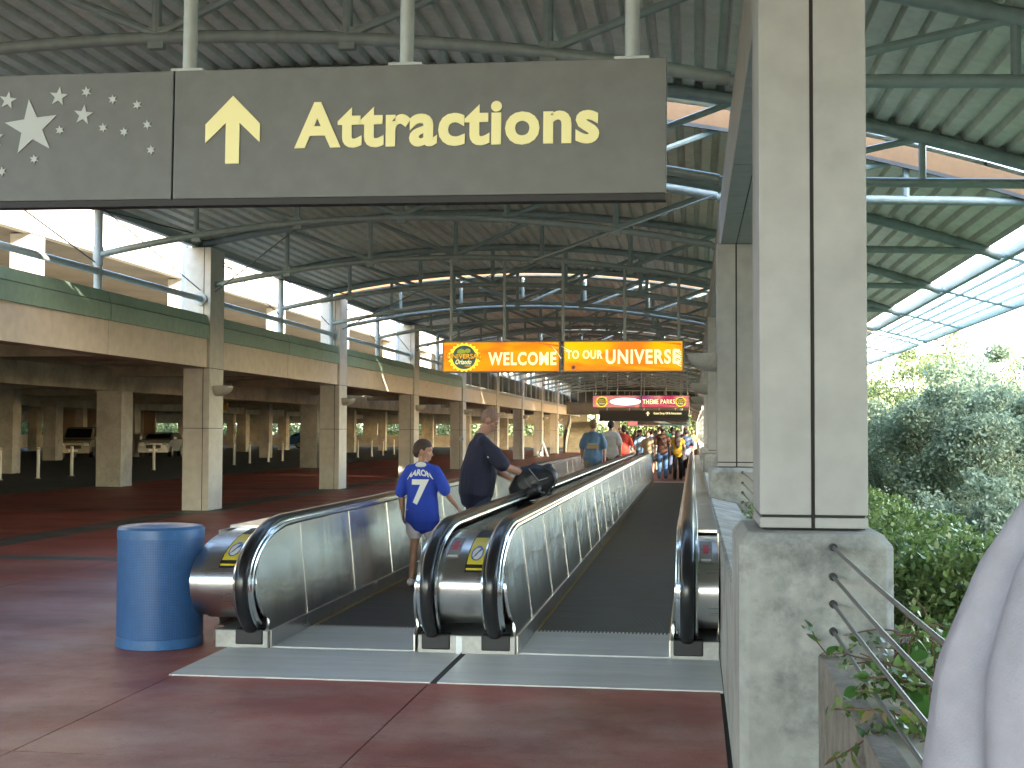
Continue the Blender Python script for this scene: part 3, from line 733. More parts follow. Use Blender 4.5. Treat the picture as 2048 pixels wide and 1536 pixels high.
def roof(y0,y1,lab,front=True):
    t = thing('canopy_roof',lab,'roof',(0,0,0),0,'corrugated canopy roof sections')
    xs_ = np.arange(-9.95,4.4,PER*4)
    ym = (y0+y1)/2
    for i,x in enumerate(xs_):
        n = 4 if x+PER*4 < 4.75 else int((4.75-x)/PER)
        for (a,b) in ((y0,ym-0.002),(ym+0.002,y1)):
            deck_sheet(x,n,a,b,t)
    # edge fascia boards facing the gaps
    def fascia(yf, h0, h1, mt, nm, th):
        pts = list(np.linspace(-9.95,4.7,32)); vs=[]; fs=[]
        for x in pts: vs += [(x,yf,ztop(x)+h0),(x,yf,ztop(x)+h1),(x,yf+th,ztop(x)+h1),(x,yf+th,ztop(x)+h0)]
        for i in range(len(pts)-1):
            for k in range(4):
                a=4*i+k; b=4*i+(k+1)%4; fs.append((a,b,b+4,a+4))
        fs += [(0,1,2,3),tuple(range(len(vs)-4,len(vs)))]
        MB().add(vs,fs).build(nm, mt, t)
    if front:
        lo = y0 < 17
        fascia(y0-0.05,-0.09 if lo else 0.02,0.13 if lo else 0.40,M_TAN,'tan_fascia',0.03)
        fascia(y0-0.06,-0.14 if lo else -0.03,-0.093 if lo else 0.017,M_DARKST,'drip_edge',0.05)
    fascia(y1,0.0,0.22,M_STEEL,'end_channel',0.05)
    # left edge beam, right eave skylight
    MB().box((-10.02,y0,ztop(-9.95)-0.06),(-9.90,y1,ztop(-9.95)+0.19)).build('edge_beam', M_STEEL, t)
    z0=ztop(4.72)+0.02
    MB().box((4.68,y0,z0-0.02),(4.78,y1,z0+0.14)).build('eave_beam', M_STEEL, t)
    sl0 = (4.78, z0+0.04); sl1 = (5.93, 4.02)
    d = (sl1[0]-sl0[0], sl1[1]-sl0[1])
    ny = [yy for yy in ty if y0-0.3 <= yy <= y1+0.3]
    for yy in ny:
        MB().tube([(4.62,yy,ztop(4.62)),(5.9,yy,3.95)],0.03,6).build('rafter', M_STEEL, t)
    for k in range(1,5):
        x=sl0[0]+d[0]*k/5; z=sl0[1]+d[1]*k/5
        MB().box((x-0.018,y0,z-0.05),(x+0.018,y1,z+0.0)).build('glazing_bar', M_STEEL, t)
    MB().box((5.90,y0,3.92),(5.98,y1,4.05)).build('gutter', M_STEEL, t)
    segs_ = [y0]+ny[1:-1]+[y1] if len(ny)>2 else [y0,y1]
    for a,b in zip(segs_[:-1],segs_[1:]):
        for k in range(5):
            xa=sl0[0]+d[0]*k/5+0.02; xb=sl0[0]+d[0]*(k+1)/5-0.02
            za=sl0[1]+d[1]*(k/5)+0.012; zb=sl0[1]+d[1]*((k+1)/5)+0.012
            MB().add([(xa,a+0.02,za),(xb,a+0.02,zb),(xb,b-0.02,zb),(xa,b-0.02,za),(xa,a+0.02,za+.008),(xb,a+0.02,zb+.008),(xb,b-0.02,zb+.008),(xa,b-0.02,za+.008)],
              [(0,3,2,1),(4,5,6,7),(0,1,5,4),(1,2,6,5),(2,3,7,6),(3,0,4,7)]).build('glass_pane', M_GLASSW, t, fix=False)
    return t
roof(-12.0,15.08,'corrugated roof section over the camera and the grey sign',False)
for sec in range(6):
    roof(16.1+2*S*sec, 15.5+2*S*(sec+1), ['second corrugated roof section, carrying the welcome sign','third corrugated roof section beyond the welcome sign','fourth corrugated roof section far down the walkway','fifth corrugated roof section far down the walkway','sixth corrugated roof section over the overpass','farthest corrugated roof section of the canopy'][sec])
# left posts, tie pipe, rods
pp = thing('roof_post','x','post',(-9.8,0,3.80),0,'pale blue posts above the green fascia')
MB().tube([(0,0,0),(0,0,1.62)],0.07,12).build('shaft', M_POST, pp, smooth=True)
MB().tube([(0,0,0.55),(0,0,0.85)],0.085,12).build('collar', M_POST, pp, smooth=True)
lft = [(i,yy) for i,yy in enumerate(ty) if i>=4]
pp.location = (-9.8,lft[0][1],3.80); pp['label'] = 'pale blue post above the fascia beyond the left edge'
for j,(i,yy) in enumerate(lft[1:],1):
    yy2 = yy
    xx = -9.8
    if any(abs(yy-(Y0+S*k+0.39))<0.5 for k in range(1,11)): xx = -10.25
    dup(pp,(xx,yy2,3.80),'pale blue post on the green fascia, %s from the left edge of the roof'%NUM[j])
for k in range(0,5):
    ya=Y0+S*k+0.8; yb3=Y0+S*(k+1)-0.02
    t = thing('tie_pipe','pale horizontal pipe between left columns above the fascia, %s bay'%ORD[k],'pipe',(-9.80,ya,4.25),0,'horizontal pipes above the green fascia')
    MB().tube([(0,0,0),(0,yb3-ya,0)],0.06,12).build('pipe', M_POST, t, smooth=True)
    for e in (0.0,yb3-ya-0.03): MB().tube([(0,e,0),(0,e+0.03,0)],0.13,16).build('flange', M_POST, t, smooth=True)
rod_pairs = []
for k in range(0,6):
    ya=Y0+S*k+0.4; ymid=ya+4.84
    for (a,za,b,zb) in ((ya,5.35,ymid,4.35),(ymid,5.35,ya+S,4.35)):
        rod_pairs.append(((-9.82,a,za),(-9.82,b,zb)))
for k in range(0,5):
    ya=Y0+S*k+0.4
    rod_pairs.append(((-9.7,ya,5.0),(-8.1,ya+4.84,4.85)))
    rod_pairs.append(((-9.7,ya+S,4.4),(-6.4,ya+4.84,4.95)))
t = thing('bracing_rods','thin crossing steel tie rods between the posts along the left roof edge','bracing',(0,0,0))
for a,b in rod_pairs: MB().tube([a,b],0.012,6).build('rod', M_DARKST, t, fix=False)
t = thing('stay_cable','thin pale conduit running diagonally under the roof from the second right column','cable',(0,0,0))
MB().tube([(0.26,15.4,4.40),(-4.0,25.0,4.62)],0.012,6).build('conduit', M_POST, t)

# ================================================================== SIGNS
sg = thing('hanging_sign','big grey hanging sign with white stars, yellow arrow and the word Attractions','sign',(-0.12,5.99,2.667)); sg.rotation_euler=(0,0.0085,0)
# coordinates inside: x negative to the left, front at y=-0.09
X1=0.0; X0=-4.75
def SX(px): return px+0.12
MB().box((-2.345,-0.09,0.035),(0.0,-0.005,0.655)).build('panel', M_SIGNGREY, sg, bevel=0.004)
MB().box((-4.75,-0.09,0.035),(-2.352,-0.005,0.655)).build('panel', M_SIGNGREY, sg, bevel=0.004)
MB().box((-4.75,-0.085,0.004),(0.0,-0.01,0.034)).build('bottom_rail', M_SIGNBROWN, sg)
M_ARW = mat('arrow_yellow',(0.86,0.78,0.36),0.4,emit=0.0)
# arrow
ax = SX(-2.17)
arrow = [(ax,0.525),(ax+0.135,0.39),(ax+0.135,0.30),(ax+0.034,0.395),(ax+0.034,0.20),(ax-0.034,0.20),(ax-0.034,0.395),(ax-0.135,0.30),(ax-0.135,0.39)]
MB().prism(arrow,-0.098,-0.0905,'y').build('arrow', M_ARW, sg)
sign_text('lettering','Attractions',SX(-1.865),SX(-0.425),0.265,0.485,-0.092,M_ARW,sg,0.003,0.034,0,1.06)
def star(cx,cz,r,rot=0.0,pts=5,inner=0.42):
    p=[]
    for k in range(2*pts):
        rr = r if k%2==0 else r*inner; a = math.pi/2+rot+math.pi*k/pts; p.append((cx+rr*math.cos(a),cz+rr*math.sin(a)))
    return p
import itertools
def px2sign(x,y):   # reads positions off the panel: 0.00243 m per pixel of the panel drawing
    return SX(-3.36+x*0.002434), 0.67-(y-157)*0.002495-0.0 + (x*0.0000)
stars = [(18,213,19,-.15),(70,268,58,0.12),(126,208,20,-.12),(179,245,21,-.12),(184,200,11,.1),(240,216,10,.1),(291,228,10,.1),(130,274,10,.1),(221,271,10,.1),(265,280,10,.1),(313,267,10,.1),(322,316,10,.1),(77,330,10,.1),(9,353,10,.1),(-8,286,20,0),(-60,240,40,0.1),(-110,300,16,0),(-95,200,10,0)]
for i,(x,y_,r_,ro) in enumerate(stars):
    cx,cz = px2sign(x,y_); cz -= 0.0
    sm = r_ < 15
    MB().prism(star(cx,cz,r_*0.00245,ro,6 if sm else 5,0.45 if sm else 0.40),-0.096,-0.0905,'y').build('star', M_WHITEPRINT, sg)
for px in (-2.41,-1.34,-0.28,-3.55,-4.5):
    z1 = zbot(px)-0.04-2.67
    MB().tube([(SX(px),-0.045,0.655),(SX(px),-0.045,z1)],0.034,12).build('hanger', M_HANG, sg, smooth=True)
    MB().box((SX(px)-0.08,-0.085,0.655),(SX(px)+0.08,-0.01,0.668)).build('hanger_plate', M_HANG, sg)

def lightbox_mat(name, ca, cb, cc, strength, sc=1.0, rays=None):
    m = bpy.data.materials.new(name); m.use_nodes=True; n=m.node_tree.nodes; l=m.node_tree.links; b=n['Principled BSDF']
    tc = n.new('ShaderNodeTexCoord'); mp=n.new('ShaderNodeMapping'); mp.inputs['Scale'].default_value=(0.5*sc,1,1.6*sc); mp.inputs['Rotation'].default_value=(0,R(25),0)
    l.new(tc.outputs['Object'],mp.inputs['Vector'])
    t=n.new('ShaderNodeTexNoise'); t.inputs['Scale'].default_value=1.3; t.inputs['Detail'].default_value=3; t.inputs['Distortion'].default_value=0.6
    l.new(mp.outputs[0],t.inputs['Vector'])
    cr=n.new('ShaderNodeValToRGB'); e=cr.color_ramp.elements; b.inputs['Specular IOR Level'].default_value=0.1; e[0].position=0.40; e[0].color=(*ca,1); e[1].position=0.66; e[1].color=(*cc,1)
    e2=cr.color_ramp.elements.new(0.52); e2.color=(*cb,1)
    l.new(t.outputs['Fac'],cr.inputs[0]); b.inputs['Base Color'].default_value=(ca[0]*.2,ca[1]*.2,ca[2]*.2,1); l.new(cr.outputs[0],b.inputs['Emission Color'])
    b.inputs['Emission Strength'].default_value=strength; b.inputs['Roughness'].default_value=0.3
    return m
M_ORG = lightbox_mat('orange_lightbox',(0.80,0.10,0.01),(0.95,0.33,0.0),(0.85,0.48,0.0),0.062)
M_YLW = lightbox_mat('yellow_lightbox',(0.80,0.22,0.01),(0.92,0.48,0.0),(0.85,0.60,0.0),0.062)
M_PNK = lightbox_mat('pink_lightbox',(0.55,0.05,0.12),(0.85,0.35,0.25),(0.30,0.05,0.22),0.05)
M_CRM = mat('cream_letters',(0.95,0.85,0.42),0.4,emit=0.075)
M_GLOBE = mat('globe_blue',(0.03,0.10,0.14),0.4,emit=0.01,col2=(0.10,0.22,0.08),scale=3)
M_GOLD = mat('gold_letters',(0.80,0.42,0.03),0.4,emit=0.045)
M_HALO = mat('halo_yellow',(1.0,0.72,0.03),0.4,emit=0.06)
M_REDP = mat('red_streak',(0.75,0.06,0.02),0.4,emit=0.035)
M_WHT = mat('white_streak',(1.0,0.85,0.62),0.4,emit=0.065)
def disc(cx,cz,rx,rz,y,mt,parent,name,n=32,th=0.003):
    return MB().prism([(cx+rx*math.cos(2*math.pi*k/n),cz+rz*math.sin(2*math.pi*k/n)) for k in range(n)],y-th,y,'y').build(name,mt,parent)
def globe(cx,cz,r,parent,y=-0.1):
    vs=[]; 
    MB().prism([(cx+r*(1.32+0.10*(-1)**k)*math.cos(2*math.pi*k/44),cz+r*(1.16+0.07*(-1)**k)*math.sin(2*math.pi*k/44)) for k in range(44)],y-0.002,y,'y').build('halo',M_HALO,parent)
    disc(cx,cz,r,r,y-0.003,M_GLOBE,parent,'globe')
    for k,(dx,dz,a,b) in enumerate(((-0.25,0.45,0.35,0.25),(0.3,0.55,0.25,0.18),(0.1,0.1,0.3,0.15))):
        disc(cx+dx*r,cz+dz*r,a*r,b*r,y-0.0065,mat('globe_land',(0.35,0.42,0.03),0.4,emit=0.03),parent,'continent',14,0.002)
    sign_text('emblem_shadow','UNIVERSAL',cx-1.47*r,cx+1.47*r,cz-0.17*r,cz+0.34*r,y-0.009,M_BLACK,parent,0.001,0.06)
    sign_text('emblem_lettering','UNIVERSAL',cx-1.42*r,cx+1.42*r,cz-0.12*r,cz+0.30*r,y-0.012,M_GOLD,parent,0.002,0.02)
    sign_text('emblem_lettering','Orlando',cx-0.72*r,cx+0.62*r,cz-0.58*r,cz-0.18*r,y-0.012,M_CRM,parent,0.002,0.0,0.35)
    sign_text('emblem_lettering','resort',cx+0.05*r,cx+0.6*r,cz-0.80*r,cz-0.64*r,y-0.012,M_GOLD,parent,0.002,0.01,0.3)
def lightsign(y, label, left, right):
    t = thing('lightbox_sign',label,'sign',(-0.17,y,2.76))
    for (a,b,m_) in ((-4.72,-2.385,left),(-2.335,0.0,right)):
        MB().box((a,-0.09,0.0),(b,0.09,0.62)).build('frame', mat('sign_frame',(0.16,0.13,0.10),0.4,metal=0.5), t, bevel=0.004)
        MB().box((a+0.03,-0.096,0.03),(b-0.03,-0.0905,0.59)).build('lit_face', m_, t)
    for px in (-4.56,-3.5,-2.34,-1.14,-0.1):
        z1 = zbot(px-0.17)-0.04-2.76
        MB().tube([(px,0,0.62),(px,0,z1)],0.032,10).build('hanger', M_HANG, t, smooth=True)
    return t
ws = lightsign(25.23,'lit orange hanging sign reading Welcome to our Universe with a globe emblem',M_ORG,M_YLW)
globe(-4.28,0.30,0.235,ws)
sign_text('lettering','WELCOME',-3.80,-2.46,0.14,0.40,-0.099,M_CRM,ws,0.003,0.028,0,1.14)
sign_text('lettering','TO OUR',-2.27,-1.56,0.26,0.43,-0.099,M_CRM,ws,0.003,0.03,0,1.1)
sign_text('lettering','UNIVERSE',-1.50,-0.08,0.16,0.44,-0.099,M_CRM,ws,0.003,0.028,0,1.14)
for (x,z,L_,a) in ((-2.40,0.45,0.22,-1.0),(-2.47,0.52,0.16,-0.9),(-2.5,0.36,0.12,-1.1),(-2.30,0.52,0.2,-0.5),(-2.25,0.45,0.15,-0.45)):
    MB().prism([(x-0.09,z),(x-0.09+L_*math.cos(a),z+L_*math.sin(a)),(x-0.09+L_*math.cos(a)+0.012,z+L_*math.sin(a)+0.01)],-0.1005,-0.0985,'y').build('light_streak',M_WHT,ws)
for i in range(7):
    x=-0.05; z=0.42-0.045*i
    MB().prism([(x-0.16-0.02*i*0.3,z+0.06),(x,z-0.03),(x-0.01,z-0.045)],-0.1042,-0.1028,'y').build('light_streak',M_WHT,ws)
for (x,z,x2,z2) in ((-2.9,0.585,-2.42,0.50),(-2.75,0.585,-2.42,0.40),(-4.68,0.5,-4.40,0.40),(-4.68,0.10,-4.45,0.18),(-0.5,0.58,-0.05,0.52)):
    MB().prism([(x,z),(x2,z2),(x2,z2+0.03)],-0.0985,-0.0968,'y').build('light_streak',M_REDP,ws)
disc(-2.13,0.095,0.035,0.035,-0.0965,mat('small_stamp',(0.30,0.12,0.15),0.5),ws,'stamp',14)
ps = lightsign(63.8,'distant pink and purple lit sign reading Theme Parks with a globe emblem',M_PNK,M_PNK)
globe(-4.25,0.30,0.22,ps); globe(-0.42,0.30,0.2,ps)
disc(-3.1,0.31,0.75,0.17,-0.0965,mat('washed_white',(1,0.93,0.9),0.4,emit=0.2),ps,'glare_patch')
sign_text('lettering','THEME PARKS',-2.25,-0.70,0.20,0.42,-0.099,M_CRM,ps,0.003,0.008,0,1.15)
def blacksign(y,x0,x1,z0,z1,txt,tx0,tx1,tz0,tz1,lab,axx):
    t = thing('hanging_sign',lab,'sign',(x0,y,z0),0)
    MB().box((0,-0.08,0),(x1-x0,0.08,z1-z0)).build('panel', mat('sign_black',(0.035,0.035,0.033),0.5), t)
    sign_text('lettering',txt,tx0-x0,tx1-x0,tz0-z0,tz1-z0,-0.085,M_CRM,t,0.003,0.02)
    a=axx-x0; z=(tz0+tz1)/2-z0; h=(tz1-tz0)*0.8
    MB().prism([(a,z+h),(a+h*.8,z),(a+h*.8,z-h*.3),(a+h*.25,z+h*.3),(a+h*.25,z-h),(a-h*.25,z-h),(a-h*.25,z+h*.3),(a-h*.8,z-h*.3),(a-h*.8,z)],-0.09,-0.0815,'y').build('arrow',M_CRM,t)
    for q in (0.4,(x1-x0)-0.4): MB().tube([(q,0,z1-z0),(q,0,zbot(min(x0+q,0.3))-z0)],0.03,8).build('hanger',M_HANG,t)
blacksign(68.8,-4.9,-0.25,2.15,2.72,'Guest Drop Off & Attractions',-2.05,-0.6,2.48,2.63,'distant dark hanging sign below the pink sign with small yellow lettering',-2.35)
blacksign(78.5,-3.3,-0.25,2.0,2.52,'Attractions',-1.55,-0.45,2.30,2.44,'farther dark hanging sign reading Attractions with small stars',-1.95)
ls2 = lightsign(98.0,'farthest small lit sign above the distant crowd, red and teal',M_PNK,lightbox_mat('teal_lightbox',(0.03,0.25,0.3),(0.3,0.5,0.3),(0.8,0.6,0.05),0.05))
ls2.location.z = 2.0
for c in ls2.children:
    if c.name.startswith('hanger'): c.location.z = 0.3

# ================================================================== GARAGE ON THE LEFT
gar = thing('parking_garage','big concrete parking garage behind the left colonnade with sunlit upper wall','building',(-17,0,0))
def GB(a,b,name,mt,bev=0): return MB().box((a[0]+17,a[1],a[2]),(b[0]+17,b[1],b[2])).build(name,mt,gar,bevel=bev)
GB((-58,-10,3.55),(-16.02,130,3.9),'floor_plate',M_CONCD); GB((-16.0,-10,3.40),(-10.2,130,3.54),'floor_plate',M_CONCD)
for k in range(0,13):
    yb4=Y0+S*k+0.1
    GB((-57,yb4,3.12),(-10.15,yb4+0.6,3.55),'cross_beam',M_CONCD)
for j in range(1,26):
    yb4 = -4+S/2*j+2.4
    GB((-57,yb4,3.33),(-10.2,yb4+0.22,3.55),'joist',M_CONCD)
GB((-16.75,-10,2.72),(-16.25,130,3.30),'main_beam',M_CONCD)
GB((-33.5,-10,2.80),(-33.0,130,3.30),'main_beam',M_CONCD)
for xx_ in (-33.5,):
    for k in range(0,13): GB((xx_,Y0+S*k,0),(xx_+0.7,Y0+S*k+0.8,3.12),'garage_column',M_CONC,0.01)
for k in (1,3,5,7,9,11): GB((-16.8,Y0+S*k+0.35,0),(-16.05,Y0+S*k+1.1,2.72),'garage_column',M_CONC,0.01)
for xx_ in (-25.2,-41.5):
    for k in range(2,13): GB((xx_,Y0+S*k+0.2,0),(xx_+0.6,Y0+S*k+0.8,3.12),'garage_column',M_CONC,0.01)
GB((-57,128,0),(-10.3,128.3,1.15),'parapet',M_CONC)
GB((-57,128,2.3),(-10.3,128.3,3.55),'spandrel',M_CONCD)
for k in range(8): GB((-57+6*k,128.01,1.15),(-55.5+6*k,128.29,2.3),'pier',M_CONCD)
for k in range(0,13): GB((-50.0,Y0+S*k,0),(-49.3,Y0+S*k+0.8,3.3),'garage_column',M_CONCD)
GB((-57.3,-10,0),(-57,130,1.15),'parapet',M_CONC)
GB((-57.3,-10,2.2),(-57,130,3.55),'spandrel',M_CONCD)
for k in range(0,26): GB((-57.3,Y0+S/2*k,0.95),(-57,Y0+S/2*k+0.5,2.45),'pier',M_CONCD)
GB((-57,60,0.0),(-45,60.3,0.95),'parapet',M_CONC)
# upper storeys
M_UPI = mat('shaded_interior',(0.10,0.085,0.065),0.9,var=0.3,scale=0.6)  # concrete darkened in colour for the shade inside the opening
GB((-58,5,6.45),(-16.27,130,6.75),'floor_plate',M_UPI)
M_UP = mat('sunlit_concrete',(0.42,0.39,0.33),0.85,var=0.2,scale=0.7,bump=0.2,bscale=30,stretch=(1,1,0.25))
for k in range(0,7):
    ya=5+S*2*k
    for j in range(2):
        GB((-16.25,ya+S*j+0.02,6.42),(-16.0,ya+S*(j+1)-0.02,9.9),'spandrel_panel',M_UP,0.01)
for k in range(0,12): 
    GB((-16.6,Y0+S*k+4.8,3.9),(-16.05,Y0+S*k+5.5,6.42),'upper_column',M_UP,0.01)
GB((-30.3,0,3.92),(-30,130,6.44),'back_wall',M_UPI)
GB((-58,5,9.92),(-15.98,130,10.2),'floor_plate',M_CONCD)
# tan stair wall with number inside the garage
tw = thing('stair_wall','tan stair tower wall with a white number in a ring, deep inside the garage','wall',(-47.5,93,0))
MB().box((0,0,0),(7.5,0.3,3.1)).build('wall', mat('tan_wall',(0.42,0.30,0.21),0.8,var=0.08), tw)
MB().prism([(0.8,0.6),(1.2,0.6),(3.6,2.3),(3.6,2.6)],-0.1,-0.01,'y').build('stair_stringer',M_CLAD,tw)
n=28
MB().add([(5.6+r_*math.cos(2*math.pi*k/n),-0.03,1.95+r_*math.sin(2*math.pi*k/n)) for r_ in (0.72,0.60) for k in range(n)],[(k,(k+1)%n,n+(k+1)%n,n+k) for k in range(n)]).build('ring',M_STKW,tw)
sign_text('number','3',5.35,5.85,1.55,2.35,-0.03,M_STKW,tw,0.003,0.01)
# yellow overhead sign
ysn = thing('overhead_sign','yellow overhead sign with black border hanging in the garage at the far left','sign',(-22.6,36.0,2.75))
MB().box((-2.0,-0.05,0),(0.7,0.05,0.36)).build('panel', mat('sign_amber',(0.50,0.24,0.02),0.5), ysn)
for a,b in (((-1.9,-0.06,0.04),(0.45,-0.051,0.065)),((0.42,-0.06,0.04),(0.45,-0.051,0.2))): MB().box(a,b).build('border',M_BLACK,ysn)
sign_text('lettering','ON',-0.85,-0.4,0.13,0.30,-0.055,M_BLACK,ysn)
ys2 = thing('overhead_sign','small amber overhead sign right of the big left column','sign',(-23.6,58,2.55))
MB().box((0,-0.05,0),(2.2,0.05,0.32)).build('panel', MATS['sign_amber'], ys2)
bks = thing('hanging_sign','black sign with small white lettering in the upper garage opening at the left edge','sign',(-19.9,31.5,5.35))
MB().box((-2.2,-0.05,0),(0.35,0.05,0.3)).build('panel', M_BLACK, bks)
sign_text('lettering','King Kong',-1.3,-0.6,0.10,0.22,-0.055,M_STKW,bks)
# bollards
bl = thing('bollard','x','bollard',(0,0,0),0,'white bollards in the garage')
MB().lathe([(0.055,0),(0.055,0.98),(0.045,1.02),(0.0,1.03)],12).build('post', mat('white_paint',(0.62,0.62,0.55),0.5), bl, smooth=True)
MB().lathe([(0.058,0.95),(0.058,1.0)],12).build('cap_band', M_CONCD, bl)
MB().lathe([(0.10,0),(0.10,0.02),(0.06,0.025)],12).build('base_ring', M_CONCD, bl)
bpos = [(-21.85,38.8),(-21.35,40.3),(-21.38,42.7),(-21.4,49.7),(-21.1,52.3),(-21.0,57.8),(-21.3,60.8),(-21.29,63.6),(-21.3,65.9),(-21.0,68.4),(-19.9,76),(-19.8,79),(-19.8,82),(-19.9,85.5),(-20.0,89)]
bl.location = (*bpos[0],0); bl['label'] = 'white bollard at the far left edge, nearest the camera'
blab = ['white bollard left of the parked van','white bollard in front of the parked van','white bollard just right of the inner garage column, first of two','white bollard just right of the inner garage column, second of two','first white bollard right of the big left column','second white bollard right of the big left column','third white bollard right of the big left column','fourth white bollard right of the big left column','fifth white bollard right of the big left column, by the inner column','first white bollard between the second and third left columns','second white bollard between the second and third left columns','third white bollard between the second and third left columns','fourth white bollard between the second and third left columns','last white bollard before the column behind the boy']
for p,lb in zip(bpos[1:],blab): dup(bl,(*p,0),lb)
# dark bin inside the garage, by the second inner column
db = thing('litter_bin','dark teal litter bin beside an inner garage column','bin',(-15.6,54.6,0))
MB().lathe([(0.28,0),(0.30,0.05),(0.30,0.98),(0.27,1.02),(0.12,1.03),(0.12,0.99)],20).build('body', mat('dark_teal',(0.01,0.035,0.045),0.5), db, smooth=True)
MB().lathe([(0.31,0.95),(0.31,1.0)],20).build('rim', M_BLACK, db)

# cars
def car(loc, rz, col, label, van=False, hatch_open=False):
    t = thing('parked_car', label, 'car', loc, rz, 'cars parked in the garage')
    paint = mat('paint_%d'%int(col[0]*1000+col[2]*10), col, 0.25, metal=0.3)
    glass = mat('car_glass',(0.01,0.013,0.015),0.05)
    L_=4.6; hL=L_/2; zr = 1.75 if van else 1.45
    prof = [(-hL,0.35),(-hL,0.85),(-hL+0.15,1.0),(-hL+(0.9 if van else 1.1),1.08),(-hL+(1.6 if van else 1.9),zr-0.08),(-hL+2.1,zr),(hL-0.6,zr-0.02),(hL-0.12,1.15),(hL,0.95),(hL,0.35)]
    stations=[]; vs=[]; fs=[]
    for x,k in ((-0.88,0.0),(-0.9,0.35),(-0.74,1.0),(0.74,1.0),(0.9,0.35),(0.88,0.0)):
        for y_,z in prof:
            zz = z if k==1.0 else min(z, 1.05 if k==0.35 else 0.5)
            vs.append((x,y_*(1 if k==1.0 else 0.985),zz))
    n_=len(prof)
    for i in range(5):
        for k in range(n_): fs.append((i*n_+k,i*n_+(k+1)%n_,(i+1)*n_+(k+1)%n_,(i+1)*n_+k))
    fs += [tuple(range(n_)),tuple(range(5*n_,6*n_))]
    MB().add(vs,fs).build('body',paint,t,bevel=0.03)
    y0_=-hL+(0.95 if van else 1.15); y1_=-hL+(1.55 if van else 1.85)
    MB().add([(-0.72,y0_-0.02,1.10),(0.72,y0_-0.02,1.10),(0.66,y1_-0.02,zr-0.10),(-0.66,y1_-0.02,zr-0.10)],[(0,1,2,3)]).build('windscreen',glass,t)
    for s in (-1,1):
        MB().add([(s*0.895,y0_+0.2,1.06),(s*0.90,hL-0.5,1.06),(s*0.78,hL-0.75,zr-0.14),(s*0.78,y1_+0.15,zr-0.14)],[(0,1,2,3)]).build('side_window',glass,t)
        for yw in (-hL+0.85,hL-0.85):
            wv = MB().tube([(s*0.72,yw,0.33),(s*0.92,yw,0.33)],0.33,20).build('wheel',M_RUBBER,t)
            MB().tube([(s*0.915,yw,0.33),(s*0.93,yw,0.33)],0.2,14).build('rim',mat('alloy',(0.5,0.5,0.5),0.3,metal=0.9),wv)
        MB().ell((s*0.66,-hL-0.0,0.78),(0.17,0.06,0.10)).build('headlight',mat('lamp_glass',(0.6,0.62,0.6),0.15),t)
        MB().box((s*0.85-0.1,hL-0.02,0.85),(s*0.85+0.02,hL+0.02,1.05)).build('tail_light',mat('tail_red',(0.5,0.01,0.01),0.2),t)
        MB().box((s*0.98-0.08,y0_+0.2,1.05),(s*0.98+0.08,y0_+0.32,1.2)).build('mirror',paint,t)
    MB().box((-0.42,-hL-0.03,0.55),(0.42,-hL+0.05,0.74)).build('grille',M_BLACK,t)
    MB().box((-0.85,-hL-0.05,0.30),(0.85,-hL+0.1,0.50)).build('bumper',paint,t,bevel=0.02)
    MB().box((-0.25,-hL-0.06,0.38),(0.25,-hL-0.052,0.50)).build('licence_plate',M_STKW,t)
    if hatch_open: pass
    return t
car((-34.5,70.2,0),R(14),(0.30,0.27,0.21),'beige van parked facing out behind the bollards',van=True)
car((-42.4,73,0),R(195),(0.02,0.022,0.025),'black car with red tail lights at the far left of the garage')
car((-31.2,73.5,0),R(12),(0.35,0.36,0.37),'silver car parked right of the beige van, half hidden by the inner column')
car((-45.0,79,0),R(10),(0.25,0.02,0.02),'dark red car parked farther back at the left')
car((-33,112,0),R(90),(0.03,0.10,0.28),'blue car far inside the garage near the stair wall')

# ================================================================== STAIRS, OVERPASS AT THE FAR END
st = thing('staircase','concrete staircase with metal handrails at the far end of the left colonnade','stairs',(-9.6,99,0))
for k in range(14): MB().box((0.1,0.30*k,0.0),(2.0,0.30*k+0.31,0.17*(k+1))).build('step', M_CONCD, st)
for xx_ in (0.0,2.0):
    MB().tube([(xx_,-0.3,0.0),(xx_,-0.3,0.95),(xx_,4.2,3.35)],0.04,8).build('handrail', mat('galvanised',(0.5,0.52,0.5),0.4,metal=0.5), st)
    for k in range(8): MB().tube([(xx_,0.55*k,0.17*1.8*k),(xx_,0.55*k,0.95+0.29*k)],0.02,6).build('baluster', MATS['galvanised'], st)
op = thing('overpass','concrete overpass crossing above the far end of the walkway','bridge',(0,100,0))
MB().box((-14,0,2.95),(3,6,3.85)).build('deck', mat('darkened_concrete',(0.15,0.14,0.12),0.9,var=0.25,scale=0.8), op)  # concrete darkened in colour to hold down the sunlit far end
MB().box((-14,5.0,3.85),(3,5.3,6.2)).build('rear_wall', mat('darkened_concrete',(0.15,0.14,0.12),0.9,var=0.25,scale=0.8), op)
for k in range(24): MB().box((-13+0.6*k,-0.04,3.86),(-12.95+0.6*k,0.0,4.7)).build('rail_post', MATS['galvanised'], op)
MB().box((-14,-0.05,4.7),(3,0.0,4.76)).build('top_rail', MATS['galvanised'], op)
for xx_ in (-6.2,0.5): MB().box((xx_,1,0),(xx_+0.6,1.6,2.95)).build('pier', M_CONC, op)
ab = tag(MB().prism([(0,0),(0.12,0),(-0.25,0.95),(-0.31,0.95)],0,0.5,'y').add([(-0.31,0,0.95),(-0.25,0,0.95),(-0.25,0.5,0.95),(-0.31,0.5,0.95),(-0.62,0,0),(-0.50,0,0),(-0.50,0.5,0),(-0.62,0.5,0)],[(0,1,5,4),(2,3,7,6),(1,2,6,5),(3,0,4,7)]).build('folding_board', M_STKW),'small white folding floor sign beside a far left column','floor sign'); ab.location=(-9.2,82,0)

